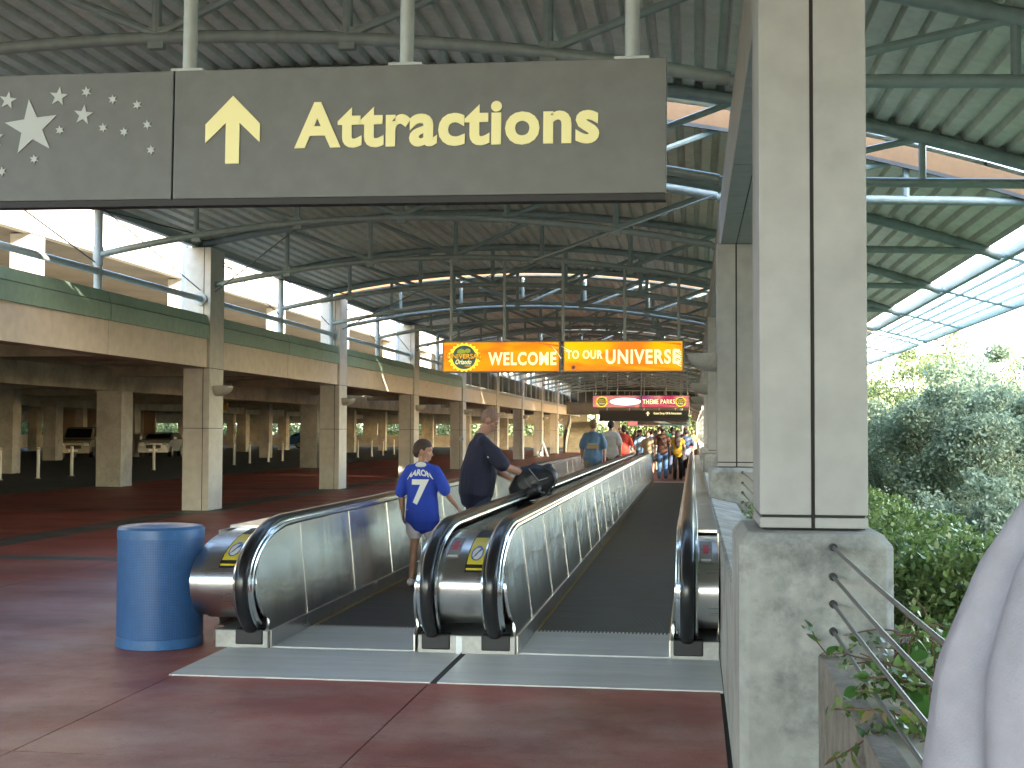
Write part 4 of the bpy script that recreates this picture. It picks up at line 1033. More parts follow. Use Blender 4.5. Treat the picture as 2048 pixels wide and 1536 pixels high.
# ================================================================== BLUE BIN
bn = thing('litter_bin','blue perforated metal litter bin standing beside the left moving walk newel','bin',(-3.99,9.42,0))
def bin_mat():
    m = mat('blue_perforated',(0.035,0.135,0.36),0.42,var=0.06,scale=2)
    n = m.node_tree.nodes; l=m.node_tree.links; b=n['Principled BSDF']
    src=b.inputs['Base Color'].links[0].from_socket
    tc=n.new('ShaderNodeTexCoord'); v=n.new('ShaderNodeTexVoronoi'); v.inputs['Scale'].default_value=85; v.inputs['Randomness'].default_value=0.0
    sp=n.new('ShaderNodeSeparateXYZ'); l.new(tc.outputs['Object'],sp.inputs[0])
    at_=n.new('ShaderNodeMath'); at_.operation='ARCTAN2'; l.new(sp.outputs['Y'],at_.inputs[0]); l.new(sp.outputs['X'],at_.inputs[1])
    mu=n.new('ShaderNodeMath'); mu.operation='MULTIPLY'; mu.inputs[1].default_value=0.31; l.new(at_.outputs[0],mu.inputs[0])
    cb=n.new('ShaderNodeCombineXYZ'); l.new(mu.outputs[0],cb.inputs[0]); l.new(sp.outputs['Z'],cb.inputs[1]); l.new(cb.outputs[0],v.inputs['Vector'])
    cr=n.new('ShaderNodeValToRGB'); cr.color_ramp.elements[0].position=0.22; cr.color_ramp.elements[0].color=(0.30,0.34,0.42,1); cr.color_ramp.elements[1].position=0.34; cr.color_ramp.elements[1].color=(1,1,1,1)
    l.new(v.outputs['Distance'],cr.inputs[0])
    mx=n.new('ShaderNodeMix'); mx.data_type='RGBA'; mx.blend_type='MULTIPLY'; mx.inputs[0].default_value=1.0; l.new(src,mx.inputs[6]); l.new(cr.outputs[0],mx.inputs[7]); l.new(mx.outputs[2],b.inputs['Base Color'])
    bp=n.new('ShaderNodeBump'); bp.inputs['Strength'].default_value=0.5; bp.inputs['Distance'].default_value=0.004; l.new(cr.outputs[0],bp.inputs['Height']); l.new(bp.outputs[0],b.inputs['Normal'])
    return m
M_BLUE = mat('blue_enamel',(0.045,0.15,0.37),0.35,var=0.12,scale=9)
MB().lathe([(0.315,0.05),(0.318,0.10),(0.318,0.80),(0.315,0.85)],48).build('shell', bin_mat(), bn, smooth=True)
MB().lathe([(0.300,0.0),(0.322,0.004),(0.322,0.075),(0.316,0.08)],48).build('base_band', M_BLUE, bn, smooth=True)
MB().lathe([(0.322,0.81),(0.322,0.875),(0.305,0.893),(0.28,0.898),(0.20,0.880),(0.14,0.868),(0.135,0.85),(0.135,0.70),(0.0,0.70)],48).build('lid', M_BLUE, bn, smooth=True)
MB().lathe([(0.132,0.705),(0.132,0.86),(0.12,0.86),(0.12,0.705)],32).build('opening_liner', M_BLACK, bn, smooth=True)

# ================================================================== PEOPLE
def remesh(mb, vox, mt, name, parent, smooth_it=6, disp=None, sub=0):
    me = mb.mesh('tmp'); 
    bm = bmesh.new(); bm.from_mesh(me); bmesh.ops.recalc_face_normals(bm, faces=bm.faces); bm.to_mesh(me); bm.free()
    o = bpy.data.objects.new('tmp', me); C.objects.link(o)
    r = o.modifiers.new('r','REMESH'); r.mode='VOXEL'; r.voxel_size=vox; r.use_smooth_shade=True
    s = o.modifiers.new('s','SMOOTH'); s.iterations=smooth_it; s.factor=0.5
    nm = eval_mesh(o); bpy.data.objects.remove(o)
    nm.materials.clear(); nm.materials.append(mt); nm.name=name
    if disp is not None:
        k=len(nm.vertices); co=np.empty(k*3); nm.vertices.foreach_get('co',co); co=co.reshape(-1,3)
        no=np.empty(k*3); nm.vertices.foreach_get('normal',no); no=no.reshape(-1,3)
        co = co + no*disp(co,no)[:,None]; nm.vertices.foreach_set('co',co.ravel()); nm.update()
    nm.polygons.foreach_set('use_smooth',[True]*len(nm.polygons))
    return link(name,nm,parent)
def folds(seed=0, amp=0.006, zlo=0, zhi=9):
    rs=np.random.RandomState(seed); ks=rs.normal(size=(7,3))*np.array([16,16,9]); ph=rs.rand(7)*6.28
    def f(co,no):
        d=np.zeros(len(co))
        for k,p in zip(ks,ph): d+= (1-np.abs(np.sin(co@k*0.5+p+0.8*np.sin(co[:,2]*7+p))))**2
        return amp*(d/7*3-0.8)
    return f
SKIN = lambda c=(0.42,0.23,0.15): mat('skin_%d'%int(c[0]*1000), c, 0.5, var=0.06, scale=12)
def hand(mb, w, d, side=1, s=1.0, curl=0.5, palm_n=None):
    """hand at wrist w, pointing along d"""
    d=Vector(d).normalized(); pn = Vector(palm_n) if palm_n else Vector((side,0,0)); pn=(pn-d*pn.dot(d)).normalized(); wd=d.cross(pn).normalized()
    w=Vector(w); pc=w+d*0.045*s
    mb.loft([(w,0.025*s,0.02*s),(w+d*0.04*s,0.038*s,0.017*s),(w+d*0.085*s,0.040*s,0.014*s)],12,wd)
    for i,(o,ln) in enumerate(((-0.030,0.066),(-0.010,0.076),(0.011,0.071),(0.030,0.056))):
        b=w+d*0.088*s+wd*o*s
        k1=b+(d*math.cos(curl*0.5)-pn*math.sin(curl*0.5)*1)*ln*0.5*s
        k2=k1+(d*math.cos(curl*1.3)-pn*math.sin(curl*1.3))*ln*0.5*s
        mb.tube([b-d*0.01*s,k1,k2],[0.0095*s,0.0088*s,0.007*s],8)
    th=w+d*0.03*s-wd*0.033*s
    mb.tube([w+d*0.01*s-wd*0.015*s,th,th+d*0.035*s-wd*0.018*s-pn*0.012*s,th+d*0.062*s-wd*0.02*s-pn*0.02*s],[0.013*s,0.012*s,0.0105*s,0.008*s],8)
def head_prims(mb, M, s=1.0, nose=True):
    k=len(mb.v)
    # origin at head centre (ear level), facing +Y
    mb.ell((0,-0.012,0.025),(0.076,0.097,0.098),n=20)
    mb.ell((0,0.018,-0.04),(0.060,0.072,0.075),n=16)
    mb.loft([((0,0.045,-0.085),0.035,0.03),((0,0.052,-0.055),0.045,0.03),((0,0.052,-0.01),0.054,0.034)],14)
    mb.ell((0,0.078,0.028),(0.045,0.018,0.012),n=10)
    mb.ell((0,0.080,-0.068),(0.022,0.016,0.008),n=8); mb.ell((0,0.079,-0.082),(0.02,0.014,0.008),n=8)
    if nose:
        mb.tube([(0,0.078,0.016),(0,0.098,-0.018),(0,0.108,-0.034)],[0.009,0.011,0.014],8)
        mb.ell((0,0.088,-0.038),(0.02,0.014,0.009),n=8)
    for sx in (-1,1):
        mb.ell((sx*0.080,-0.002,-0.008),(0.010,0.022,0.033),Matrix.Rotation(sx*0.35,3,'Z'),n=10)
        mb.ell((sx*0.045,0.062,-0.02),(0.02,0.018,0.016),n=8)
    mb.v[k:] = [tuple(M@(Vector(v)*s)) for v in mb.v[k:]]
def hair_mesh(M, s, style):
    mb=MB()
    if style=='short':
        vs=[]; 
        n=20
        for i in range(8):
            ph = math.pi*0.5*i/7*1.12
            for k in range(n):
                an=2*math.pi*k/n; fx=math.sin(ph)*math.cos(an); fy=math.sin(ph)*math.sin(an)
                lim = 1.0
                z = math.cos(ph)*0.108+0.024
                if fy>0.45: z=max(z,0.058)
                if abs(fx)>0.8 and -0.3<fy<=0.45: z=max(z,0.012)
                if fy<-0.2: z = z-0.055*max(0,math.sin(ph)-0.75)*3
                vs.append((0.085*fx,-0.012+0.106*fy,z))
        fs=[]
        for i in range(7):
            for k in range(n):
                a=i*n+k;b=i*n+(k+1)%n; fs.append((a,b,b+n,a+n))
        fs.append(tuple(range(7*n,8*n))[::-1])
        fs.append(tuple(range(n)))
        mb.add(vs,fs)
        mb.ell((0,-0.035,0.030),(0.083,0.082,0.088),n=18); mb.ell((0,-0.062,-0.02),(0.066,0.048,0.06),n=14)
        for sx in (-1,1): mb.ell((sx*0.070,0.006,0.032),(0.014,0.03,0.032),n=10)
    elif style=='long':
        mb.ell((0,-0.025,0.035),(0.09,0.10,0.095),n=18)
        mb.loft([((0,-0.08,0.0),0.085,0.06),((0,-0.125,-0.12),0.10,0.06),((0,-0.165,-0.25),0.115,0.055),((0,-0.185,-0.40),0.09,0.045),((0,-0.19,-0.50),0.04,0.03)],16)
    elif style=='pony':
        mb.ell((0,-0.02,0.030),(0.084,0.098,0.09),n=18)
        mb.loft([((0,-0.11,0.06),0.03,0.03),((0,-0.15,0.0),0.035,0.03),((0,-0.14,-0.15),0.03,0.025),((0,-0.13,-0.26),0.012,0.012)],12)
    elif style=='cap':
        mb.ell((0,-0.01,0.045),(0.088,0.106,0.075),n=18); mb.ell((0,0.12,0.045),(0.06,0.06,0.008),n=12)
    elif style=='buzz':
        mb.ell((0,-0.0135,0.0268),(0.0772,0.0985,0.0992),n=20)
    mb.v=[tuple(M@(Vector(v)*s)) for v in mb.v]
    return mb
FP = dict(h=1.75, lean=0.0, hyaw=0.0, hpit=0.0, la=None, ra=None, lf=0.0, build=0.9, vox=0.02, skin=(0.42,0.23,0.15), hair='short', haircol=(0.04,0.025,0.015), top=(0.1,0.1,0.1), bottom='trousers', bcol=(0.04,0.06,0.12), hem=0.0, sleeve=0.55, shoes=(0.05,0.05,0.05), stride=0.12, seed=0)
def person(label, loc, rz, group=None, **kw):
    p=dict(FP); p.update(kw); s=p['h']/1.75; hs=s*p.get('head',1.0); bw=p['build']; v=p['vox']
    t=thing('person',label,'person',loc,rz,group)
    V=lambda x,y,z: Vector((x*s,y*s,z*s))
    ln=p['lean']
    hipz=0.93
    def up(x,y,z):   # lean of the upper body about the hips
        dz=z-hipz; return V(x, y+dz*math.sin(ln), hipz+dz*math.cos(ln))
    sh={-1:up(-0.18*bw**.5,0,1.402),1:up(0.18*bw**.5,0,1.402)}
    arms={-1:p['la'],1:p['ra']}
    for sd_ in (-1,1):
        if arms[sd_] is None:
            sw = p['stride']*0.8*sd_
            arms[sd_]=(up(sd_*0.245,-0.02-sw*0.3,1.14), up(sd_*0.26,0.03-sw,0.90))
        else: arms[sd_]=tuple(Vector(q)*s for q in arms[sd_])
    hc=up(0,0.035+0.02*math.sin(ln)+p.get('hfwd',0),1.625)
    HM=Matrix.Translation(hc)@Matrix.Rotation(p['hyaw'],4,'Z')@Matrix.Rotation(-p['hpit'],4,'X')
    body=MB()
    head_prims(body,HM,hs)
    body.loft([(up(0,-0.005,1.42),0.062*s,0.062*s),(up(0,0.0,1.49),0.056*s,0.058*s),(hc-V(0,0.012,0.06),0.054*s,0.06*s)],14)
    tor=[(up(0,0,0.94),0.155*s*bw,0.11*s*bw),(up(0,0.01,1.08),0.145*s*bw,0.10*s*bw*p.get('belly',1)),(up(0,0.0,1.25),0.165*s*bw,0.108*s*bw),(up(0,-0.005,1.37),0.17*s*bw,0.10*s),(up(0,-0.01,1.435),0.10*s,0.06*s)]
    if v>0.012: tor=[(a_,b_*0.92,c_*0.9) for a_,b_,c_ in tor]
    body.loft(tor,18)
    st_=p['stride']
    legs={}
    for sd_ in (-1,1):
        fy = st_*sd_*0.9*s
        hip=V(sd_*0.09,0,0.92); kn=V(sd_*0.095,0.02,0.50)+Vector((0,fy*0.55+0.02*s,0)); an=V(sd_*0.10,-0.02,0.085)+Vector((0,fy,0))
        if fy<0 and st_>0.05: an.z+=0.0
        legs[sd_]=(hip,kn,an)
        body.loft([(hip,0.085*s*bw,0.09*s*bw),(hip.lerp(kn,0.5),0.068*s*bw,0.072*s*bw),(kn,0.052*s,0.056*s),(kn.lerp(an,0.3)+V(0,-0.012,0),0.052*s,0.057*s),(kn.lerp(an,0.7),0.038*s,0.04*s),(an,0.033*s,0.036*s)],12)
        body.loft([(an+V(0,-0.03,-0.045),0.03*s,0.03*s),(an+V(0,0.06,-0.05),0.035*s,0.025*s),(an+V(0.0,0.14,-0.06),0.032*s,0.016*s)],10)
        el,wr=arms[sd_]; shp=sh[sd_]
        body.loft([(shp-V(sd_*0.02,0,0.02),0.040*s,0.040*s),(shp.lerp(el,0.5),0.044*s*bw,0.044*s*bw),(el,0.036*s*bw,0.036*s*bw),(el.lerp(wr,0.35),0.038*s*bw,0.036*s*bw),(wr,0.024*s,0.024*s)],12)
        body.loft([(up(sd_*0.03,-0.01,1.435),0.040*s,0.040*s),(shp-V(sd_*0.03,0,0.012),0.040*s,0.040*s)],10)
        hand(body,wr,(wr-el),sd_,s,0.6)
    remesh(body,v,SKIN(p['skin']),'body',t,4)
    # shirt
    sh_mb=MB(); e=0.014*s+v*0.35; hz=0.90-p['hem']
    sh_mb.loft([(up(0,0,hz),0.186*s*bw+e,0.138*s*bw+e),(up(0,0.01,1.08),0.158*s*bw+e,0.112*s*bw*p.get('belly',1)+e),(up(0,0.0,1.25),0.168*s*bw+e,0.112*s*bw+e),(up(0,-0.005,1.365),0.172*s*bw+e,0.104*s+e),(up(0,-0.012,1.432),0.105*s+e,0.066*s+e*.6)],20)
    for sd_ in (-1,1):
        el,wr=arms[sd_]; shp=sh[sd_]; en=shp.lerp(el,min(1,p['sleeve']*1.6)) 
        if p['sleeve']>0: sh_mb.loft([(up(sd_*0.03,-0.01,1.435),0.045*s+e*.5,0.045*s+e*.5),(shp-V(sd_*0.02,0,0.006),0.056*s+e*.5,0.056*s+e*.5)],12); sh_mb.loft([(shp+V(-sd_*0.03,0,-0.0),0.058*s+e*.5,0.058*s+e*.5),(shp.lerp(en,0.5),0.054*s*bw+e*.7,0.058*s*bw+e*.7),(en,0.056*s*bw+e*.9,0.060*s*bw+e*.9)],14)
        if p['sleeve']>0.8: sh_mb.loft([(el,0.045*s+e*.8,0.045*s+e*.8),(wr,0.032*s+e*.6,0.032*s+e*.6)],12)
    shirt=remesh(sh_mb,v,mat('cloth_%d_%d_%d'%tuple(int(c*999) for c in p['top']),p['top'],0.85,var=0.1,scale=9,bump=0.15,bscale=200),'shirt',t,4,folds(p['seed'],0.007*s if v<0.013 else 0.003*s))
    # lower garment
    tr_=MB(); e2=0.012*s+v*0.3
    tr_.loft([(V(0,0,0.865),0.158*s*bw+e2,0.112*s*bw+e2),(V(0,0,0.96)+Vector((0,0.0,0)),0.152*s*bw+e2,0.108*s*bw+e2)],18)
    for sd_ in (-1,1):
        hip,kn,an=legs[sd_]
        if p['bottom']=='shorts':
            en=hip.lerp(kn,p.get('slen',0.85)); tr_.loft([(hip,0.092*s*bw+e2,0.096*s*bw+e2),(en,0.084*s*bw+e2,0.088*s*bw+e2)],14)
        else:
            tr_.loft([(hip,0.09*s*bw+e2,0.094*s*bw+e2),(kn,0.062*s*bw+e2,0.066*s*bw+e2),(an+V(0,0,-0.01),0.050*s+e2,0.056*s+e2)],14)
    remesh(tr_,v,mat('cloth_%d_%d_%d'%tuple(int(c*999) for c in p['bcol']),p['bcol'],0.85,var=0.12,scale=7),p['bottom'],t,3,folds(p['seed']+5,0.005*s if v<0.013 else 0.002*s))
    for sd_ in (-1,1):
        hip,kn,an=legs[sd_]
        sm=MB().loft([(an+V(0,-0.045,-0.035),0.042*s,0.045*s),(an+V(0,0.03,-0.045),0.045*s,0.038*s),(an+V(0,0.10,-0.055),0.047*s,0.028*s),(an+V(0,0.165,-0.062),0.038*s,0.018*s)],12)
        sm.build('shoe',mat('shoe_%d'%int(p['shoes'][0]*999),p['shoes'],0.6),t,smooth=True)
    if p['hair']:
        hm=hair_mesh(HM,hs,p['hair'])
        remesh(hm,max(v*0.7,0.006),mat('hair_%d_%d'%(int(p['haircol'][0]*999),int(p['haircol'][2]*999)),p['haircol'],0.6,var=0.25,scale=60,bump=0.5,bscale=300),'hair' if p['hair']!='cap' else 'cap',t,2)
    if p.get('eyes'):
        for sx in (-1,1):
            q=HM@(Vector((sx*0.032,0.083,0.004))*s)
            MB().ell((0,0,0),(0.012*s,0.007*s,0.006*s),n=10).xf(Matrix.Translation(q)@HM.to_3x3().to_4x4()).build('eye',mat('eye_dark',(0.03,0.02,0.015),0.2),t,smooth=True)
            q=HM@(Vector((sx*0.032,0.088,0.022))*s)
            MB().ell((0,0,0),(0.020*s,0.006*s,0.0035*s),n=8).xf(Matrix.Translation(q)@HM.to_3x3().to_4x4()).build('eyebrow',mat('brow',(0.05,0.03,0.02),0.7),t,smooth=True)
        q=HM@(Vector((0,0.0925,-0.072))*s)
        MB().ell((0,0,0),(0.020*s,0.005*s,0.005*s),n=8).xf(Matrix.Translation(q)@HM.to_3x3().to_4x4()).build('lips',mat('lip',(0.32,0.12,0.09),0.5),t,smooth=True)
    return t, shirt
def project_text(txt, size, place, shirt, parent, mt, name, shear=0.0, offset=0.01, lift=0.004):
    """print lettering on the back of a shirt; place maps flat text coordinates to local x,z"""
    me=text_mesh(txt,size,0.0,offset,'CENTER',shear)
    bmm=bmesh.new(); bmm.from_mesh(me); bmesh.ops.triangulate(bmm,faces=bmm.faces); 
    for _ in range(2): bmesh.ops.subdivide_edges(bmm,edges=bmm.edges,cuts=1)
    bmesh.ops.triangulate(bmm,faces=bmm.faces); bmm.to_mesh(me); bmm.free()
    sm=shirt.data; bv=BVHTree.FromPolygons([v.co.copy() for v in sm.vertices],[tuple(pp_.vertices) for pp_ in sm.polygons])
    for vtx in me.vertices:
        x,z=place(vtx.co.x,vtx.co.y); hit=bv.ray_cast(Vector((x,-1.0,z)),Vector((0,1,0)))
        y_=hit[0].y if hit[0] else 0; vtx.co=(x,y_-lift,z)
    me.materials.clear(); me.materials.append(mt); me.update()
    return link(name,me,parent)
M_JW = mat('jersey_white',(0.62,0.65,0.62),0.7)
# boy, back to the camera, head turned to the right
hB=1.50
boy,bshirt = person('boy in blue football shirt with AARON 7 on the back and white shorts','x' and (-2.80,13.35,0.012),R(-6),
   h=hB, vox=0.009, hyaw=R(-84), hpit=R(8), top=(0.018,0.055,0.42), bottom='shorts', bcol=(0.60,0.57,0.66), slen=0.66, hem=0.12, sleeve=0.6,
   skin=(0.40,0.215,0.14), haircol=(0.045,0.022,0.012), shoes=(0.6,0.6,0.6), stride=0.10, head=1.16, la=((-0.265,-0.03,1.12),(-0.255,0.02,0.87)), ra=((0.285,0.02,1.14),(0.40,0.13,0.95)), eyes=True, seed=3, build=1.08)
sB=hB/1.75
def arc(x,y):
    a=x/0.26; return (0.26*math.sin(a)*1.0, 1.145+y*1.0-0.26*(1-math.cos(a))*1.0-0.0)
project_text('AARON',0.085,lambda x,y:(arc(x,y)[0]+(-y*math.sin(x/0.26)), arc(x,y)[1]-0.0),bshirt,boy,M_JW,'name_print',0,0.004)
project_text('7',0.345,lambda x,y:(x*1.0+0.0, 0.86+y*0.98),bshirt,boy,M_JW,'number_print',0.0,0.012)
MB().loft([((0,-0.062,1.245),0.06,0.02),((0,-0.055,1.262),0.056,0.02)],14).build('collar', M_JW, boy, smooth=True)
# man in navy t-shirt, seen from his right side, head bent over a rucksack
man,mshirt = person('shaven headed man in navy t-shirt and jeans bending over a black rucksack',(-2.42,14.5,0.012),R(-72),
   h=1.86, vox=0.010, lean=0.10, hyaw=R(-22), hpit=R(30), hfwd=0.035, top=(0.016,0.018,0.045), bottom='trousers', bcol=(0.035,0.06,0.11), hem=0.06, sleeve=0.56,
   skin=(0.44,0.24,0.17), hair='buzz', haircol=(0.27,0.16,0.115), shoes=(0.3,0.3,0.3), stride=0.06, build=1.22, belly=1.35,
   ra=((0.22,0.26,1.14),(0.10,0.60,1.02)), la=((-0.25,0.18,1.13),(-0.06,0.42,0.98)), eyes=True, seed=11)
MB().ell((0.262,0.12,1.33),(0.006,0.045,0.018),Matrix.Rotation(0.4,3,'X')).build('sleeve_badge', M_JW, man)
MB().box((-0.10,-0.180,1.50),(0.02,-0.155,1.53)).build('shirt_print', mat('dim_print',(0.25,0.27,0.3),0.7), man)
# rucksack resting on the middle balustrade
rk = thing('rucksack','black rucksack held open on the middle handrail by the bending man','bag',(-1.76,14.55,0.95))
mb=MB().loft([((-0.17,0,0.0),0.13,0.15),((-0.06,0,0.08),0.17,0.20),((0.06,0,0.13),0.16,0.19),((0.14,0,0.16),0.12,0.13)],16,(0,1,0)).ell((0.10,0.03,0.24),(0.11,0.10,0.05),Matrix.Rotation(-0.5,3,'Y'),n=14).loft([((-0.12,-0.13,-0.06),0.05,0.06),((0.02,-0.15,0.02),0.06,0.07)],12)
remesh(mb,0.012,mat('black_nylon',(0.012,0.012,0.014),0.45,var=0.3,scale=14,bump=0.4,bscale=60),'bag_body',rk,3,folds(21,0.012))
MB().tube([(0.10,-0.08,0.28),(0.20,-0.10,0.22),(0.24,-0.10,0.10),(0.20,-0.10,-0.03),(0.08,-0.13,-0.05)],0.010,8).build('strap',M_BLACK,rk,smooth=True)
MB().tube([(-0.10,-0.15,0.12),(0.0,-0.19,0.02),(0.13,-0.17,-0.02)],0.010,8).build('strap',mat('grey_webbing',(0.09,0.09,0.10),0.7),rk,smooth=True)
MB().tube([(-0.05,-0.16,0.25),(0.06,-0.17,0.12),(0.16,-0.14,0.15)],0.006,8).build('zip',mat('zip_grey',(0.2,0.2,0.21),0.4),rk,smooth=True)
# people further down; (label, x, y, rz, kw)
crowd = [
 ('broad man in a faded blue printed t-shirt and khaki shorts, back to the camera',-2.32,30.5,0,dict(h=1.88,top=(0.10,0.19,0.33),bottom='shorts',bcol=(0.22,0.20,0.15),haircol=(0.20,0.12,0.05),build=1.12,seed=1,vox=0.014)),
 ('man in a white t-shirt and maroon shorts walking behind the blue t-shirt man',-2.22,35.5,R(-5),dict(h=1.90,top=(0.55,0.54,0.53),bottom='shorts',bcol=(0.20,0.03,0.05),haircol=(0.015,0.012,0.01),build=1.0,seed=2,vox=0.016)),
 ('person in a red shirt beside the man in white',-2.15,41.0,0,dict(h=1.78,top=(0.50,0.05,0.03),haircol=(0.02,0.015,0.01),seed=4)),
 ('woman in a pale top with long brown hair on the left walk',-2.45,49.0,0,dict(h=1.62,top=(0.50,0.46,0.50),hair='long',haircol=(0.05,0.025,0.015),bcol=(0.03,0.03,0.04),sleeve=0,seed=6)),
 ('person in a black top with a beige bag far down the left walk',-2.75,53.0,0,dict(h=1.68,top=(0.03,0.03,0.035),hair='short',haircol=(0.25,0.17,0.08),seed=7)),
 ('tall bald person in a brown top in the distant crowd',-3.1,56.0,R(170),dict(h=1.80,top=(0.12,0.07,0.04),hair='buzz',haircol=(0.3,0.18,0.12),seed=8)),
 ('person in dark clothes in the middle of the distant crowd',-2.3,58.0,0,dict(h=1.70,top=(0.02,0.02,0.03),haircol=(0.02,0.02,0.02),seed=9)),
 ('person in a grey and white shirt in the distant crowd',-1.95,60.0,R(180),dict(h=1.72,top=(0.25,0.26,0.30),haircol=(0.02,0.02,0.02),seed=10)),
 ('person in a tan shirt and dark shorts at the end of the middle balustrade',-1.62,47.0,0,dict(h=1.60,top=(0.36,0.27,0.17),bottom='shorts',bcol=(0.02,0.06,0.06),haircol=(0.15,0.09,0.05),seed=12)),
 ('man in a brown t-shirt and blue jeans with a shoulder strap, back to the camera',-1.03,44.6,R(-4),dict(h=1.80,top=(0.085,0.030,0.018),bcol=(0.07,0.16,0.34),haircol=(0.012,0.009,0.008),build=0.96,seed=13,vox=0.015)),
 ('woman in a yellow top and black trousers with long dark hair',-0.50,43.3,0,dict(h=1.66,top=(0.58,0.33,0.02),hair='long',haircol=(0.035,0.012,0.012),bcol=(0.008,0.008,0.009),build=0.85,sleeve=0.25,seed=14,vox=0.015,skin=(0.5,0.3,0.22))),
 ('person in a blue grey t-shirt walking right of the woman in yellow',-0.24,46.5,0,dict(h=1.70,top=(0.12,0.16,0.28),haircol=(0.02,0.02,0.02),bcol=(0.03,0.03,0.035),seed=15)),
 ('person in a green t-shirt between the brown and yellow shirts',-0.86,54.0,0,dict(h=1.80,top=(0.0,0.20,0.12),haircol=(0.015,0.01,0.01),bcol=(0.03,0.03,0.04),seed=16)),
 ('person in a pink top near the right edge of the crowd',-0.22,57.0,0,dict(h=1.62,top=(0.60,0.05,0.16),haircol=(0.02,0.01,0.01),bcol=(0.02,0.02,0.03),seed=17)),
 ('person in pale yellow clothes by the right columns in the distance',0.0,61.0,0,dict(h=1.70,top=(0.55,0.50,0.25),haircol=(0.3,0.25,0.15),bcol=(0.4,0.36,0.25),seed=18)),
 ('grey haired person behind the woman in yellow',-0.46,59.0,0,dict(h=1.86,top=(0.30,0.30,0.28),haircol=(0.3,0.28,0.25),seed=19)),
 ('person in a white t-shirt in the farthest group',-3.6,66.0,R(175),dict(h=1.74,top=(0.5,0.5,0.5),haircol=(0.03,0.02,0.02),seed=20)),
 ('person in an orange shirt in the farthest group',-1.2,68.0,0,dict(h=1.72,top=(0.5,0.16,0.02),haircol=(0.03,0.02,0.02),seed=22)),
 ('person in a maroon shirt in the farthest group',-2.9,70.0,0,dict(h=1.70,top=(0.15,0.02,0.03),haircol=(0.03,0.02,0.02),seed=23)),
]
_cols=[('white',(0.5,0.5,0.5)),('black',(0.02,0.02,0.02)),('light blue',(0.16,0.28,0.42)),('grey',(0.18,0.18,0.19)),('olive',(0.10,0.11,0.04)),('navy',(0.02,0.03,0.10)),('salmon',(0.5,0.18,0.13)),('beige',(0.36,0.30,0.2)),('purple',(0.12,0.04,0.16)),('turquoise',(0.02,0.25,0.28)),('brick red',(0.3,0.06,0.03)),('lemon',(0.55,0.5,0.1))]
_pos=[(-1.4,49.5),(-0.75,49.2),(-2.05,51.5),(-1.35,52.8),(-0.3,52.0),(-1.75,55.5),(-2.7,61.5),(-0.9,63),(-1.5,65),(-3.3,60),(-0.35,66),(-2.2,72)]
for (cn,cc),(px_,py_) in zip(_cols,_pos):
    crowd.append(('walker in a %s top in the distant crowd'%cn,px_,py_,0,dict(h=1.62+0.2*random.random(),top=cc,haircol=(0.03+0.1*random.random(),0.03,0.02),hair=random.choice(['short','long','cap','short']),bottom=random.choice(['shorts','trousers']),bcol=random.choice([(0.03,0.05,0.1),(0.02,0.02,0.02),(0.25,0.22,0.15)]),seed=40+len(crowd),vox=0.024)))
for lab,x,y_,rz,kw in crowd:
    pr,shr=person(lab,(x,y_,0.012),rz,'people walking along the moving walks',**kw)
    if 'faded blue' in lab:
        MB().box((-0.12,-0.175,1.28),(0.12,-0.16,1.33)).build('shirt_print',mat('print_a',(0.22,0.26,0.20),0.8),pr)
        MB().box((-0.14,-0.178,1.20),(0.14,-0.162,1.27)).build('shirt_print',mat('print_b',(0.34,0.22,0.14),0.8),pr)
    if 'shoulder strap' in lab:
        MB().tube([(-0.12,-0.13,1.50),(0.05,-0.17,1.25),(0.20,-0.12,1.0)],0.014,6).build('strap',M_BLACK,pr)
pr,_=person('woman in a dark pink top standing by the parked van in the garage',(-31.0,66.5,0),R(20),None,h=1.66,top=(0.22,0.05,0.06),hair='long',bottom='shorts',bcol=(0.30,0.25,0.18),haircol=(0.02,0.01,0.01),seed=30)

# foreground person at the right edge: pale shirt, only the near shoulder and sleeve in view
fg = thing('person','close person at the right edge, a pale lilac grey sleeve filling the corner','person',(0.504,0.97,0.098),R(0))
M_LIL = mat('lilac_cloth',(0.36,0.335,0.365),0.9,var=0.04,scale=5,bump=0.15,bscale=500)
sk=MB(); head_prims(sk,Matrix.Translation((0,0.03,1.72)),1.0)
sk.loft([((0,0,1.50),0.06,0.06),((0,0.01,1.66),0.055,0.058)],14)
sk.loft([((0,0,0.95),0.16,0.11),((0,0,1.25),0.17,0.11),((0,0,1.46),0.16,0.09)],16)
for sx in (-1,1):
    sk.loft([((sx*0.19,0,1.46),0.05,0.05),((sx*0.27,0.0,1.16),0.04,0.04),((sx*0.25,0.10,0.92),0.026,0.026)],12); hand(sk,(sx*0.25,0.10,0.92),(0,0.1,-0.3),sx,1.0)
    sk.loft([((sx*0.09,0,0.92),0.085,0.09),((sx*0.1,0.02,0.5),0.055,0.058),((sx*0.1,-0.01,0.1),0.036,0.038)],12)
    sk.loft([((sx*0.1,-0.03,0.045),0.035,0.035),((sx*0.1,0.13,0.03),0.035,0.02)],10)
remesh(sk,0.014,SKIN(),'body',fg,4)
def sleeve_folds(co,no):
    x,y_,z=co[:,0],co[:,1],co[:,2]
    d=np.zeros(len(co))
    ang=np.arctan2(y_+0.02,x+0.20)
    # gathered cloth: ridges that run down the sleeve and fan out from the shoulder
    u = ang*6.0+ (z-1.3)*5.0 + 0.6*np.sin(z*9)
    d += 0.0085*np.sin(u*1.15) + 0.0028*np.sin(u*2.3+1.1+z*5)
    k=np.clip((1.60-z)*9,0,1)
    return d*k
ss=MB()
ss.loft([((0.02,0,0.88),0.22,0.16),((0.02,0,1.15),0.215,0.16),((0,0,1.38),0.20,0.14),((0,0,1.50),0.13,0.09)],24)
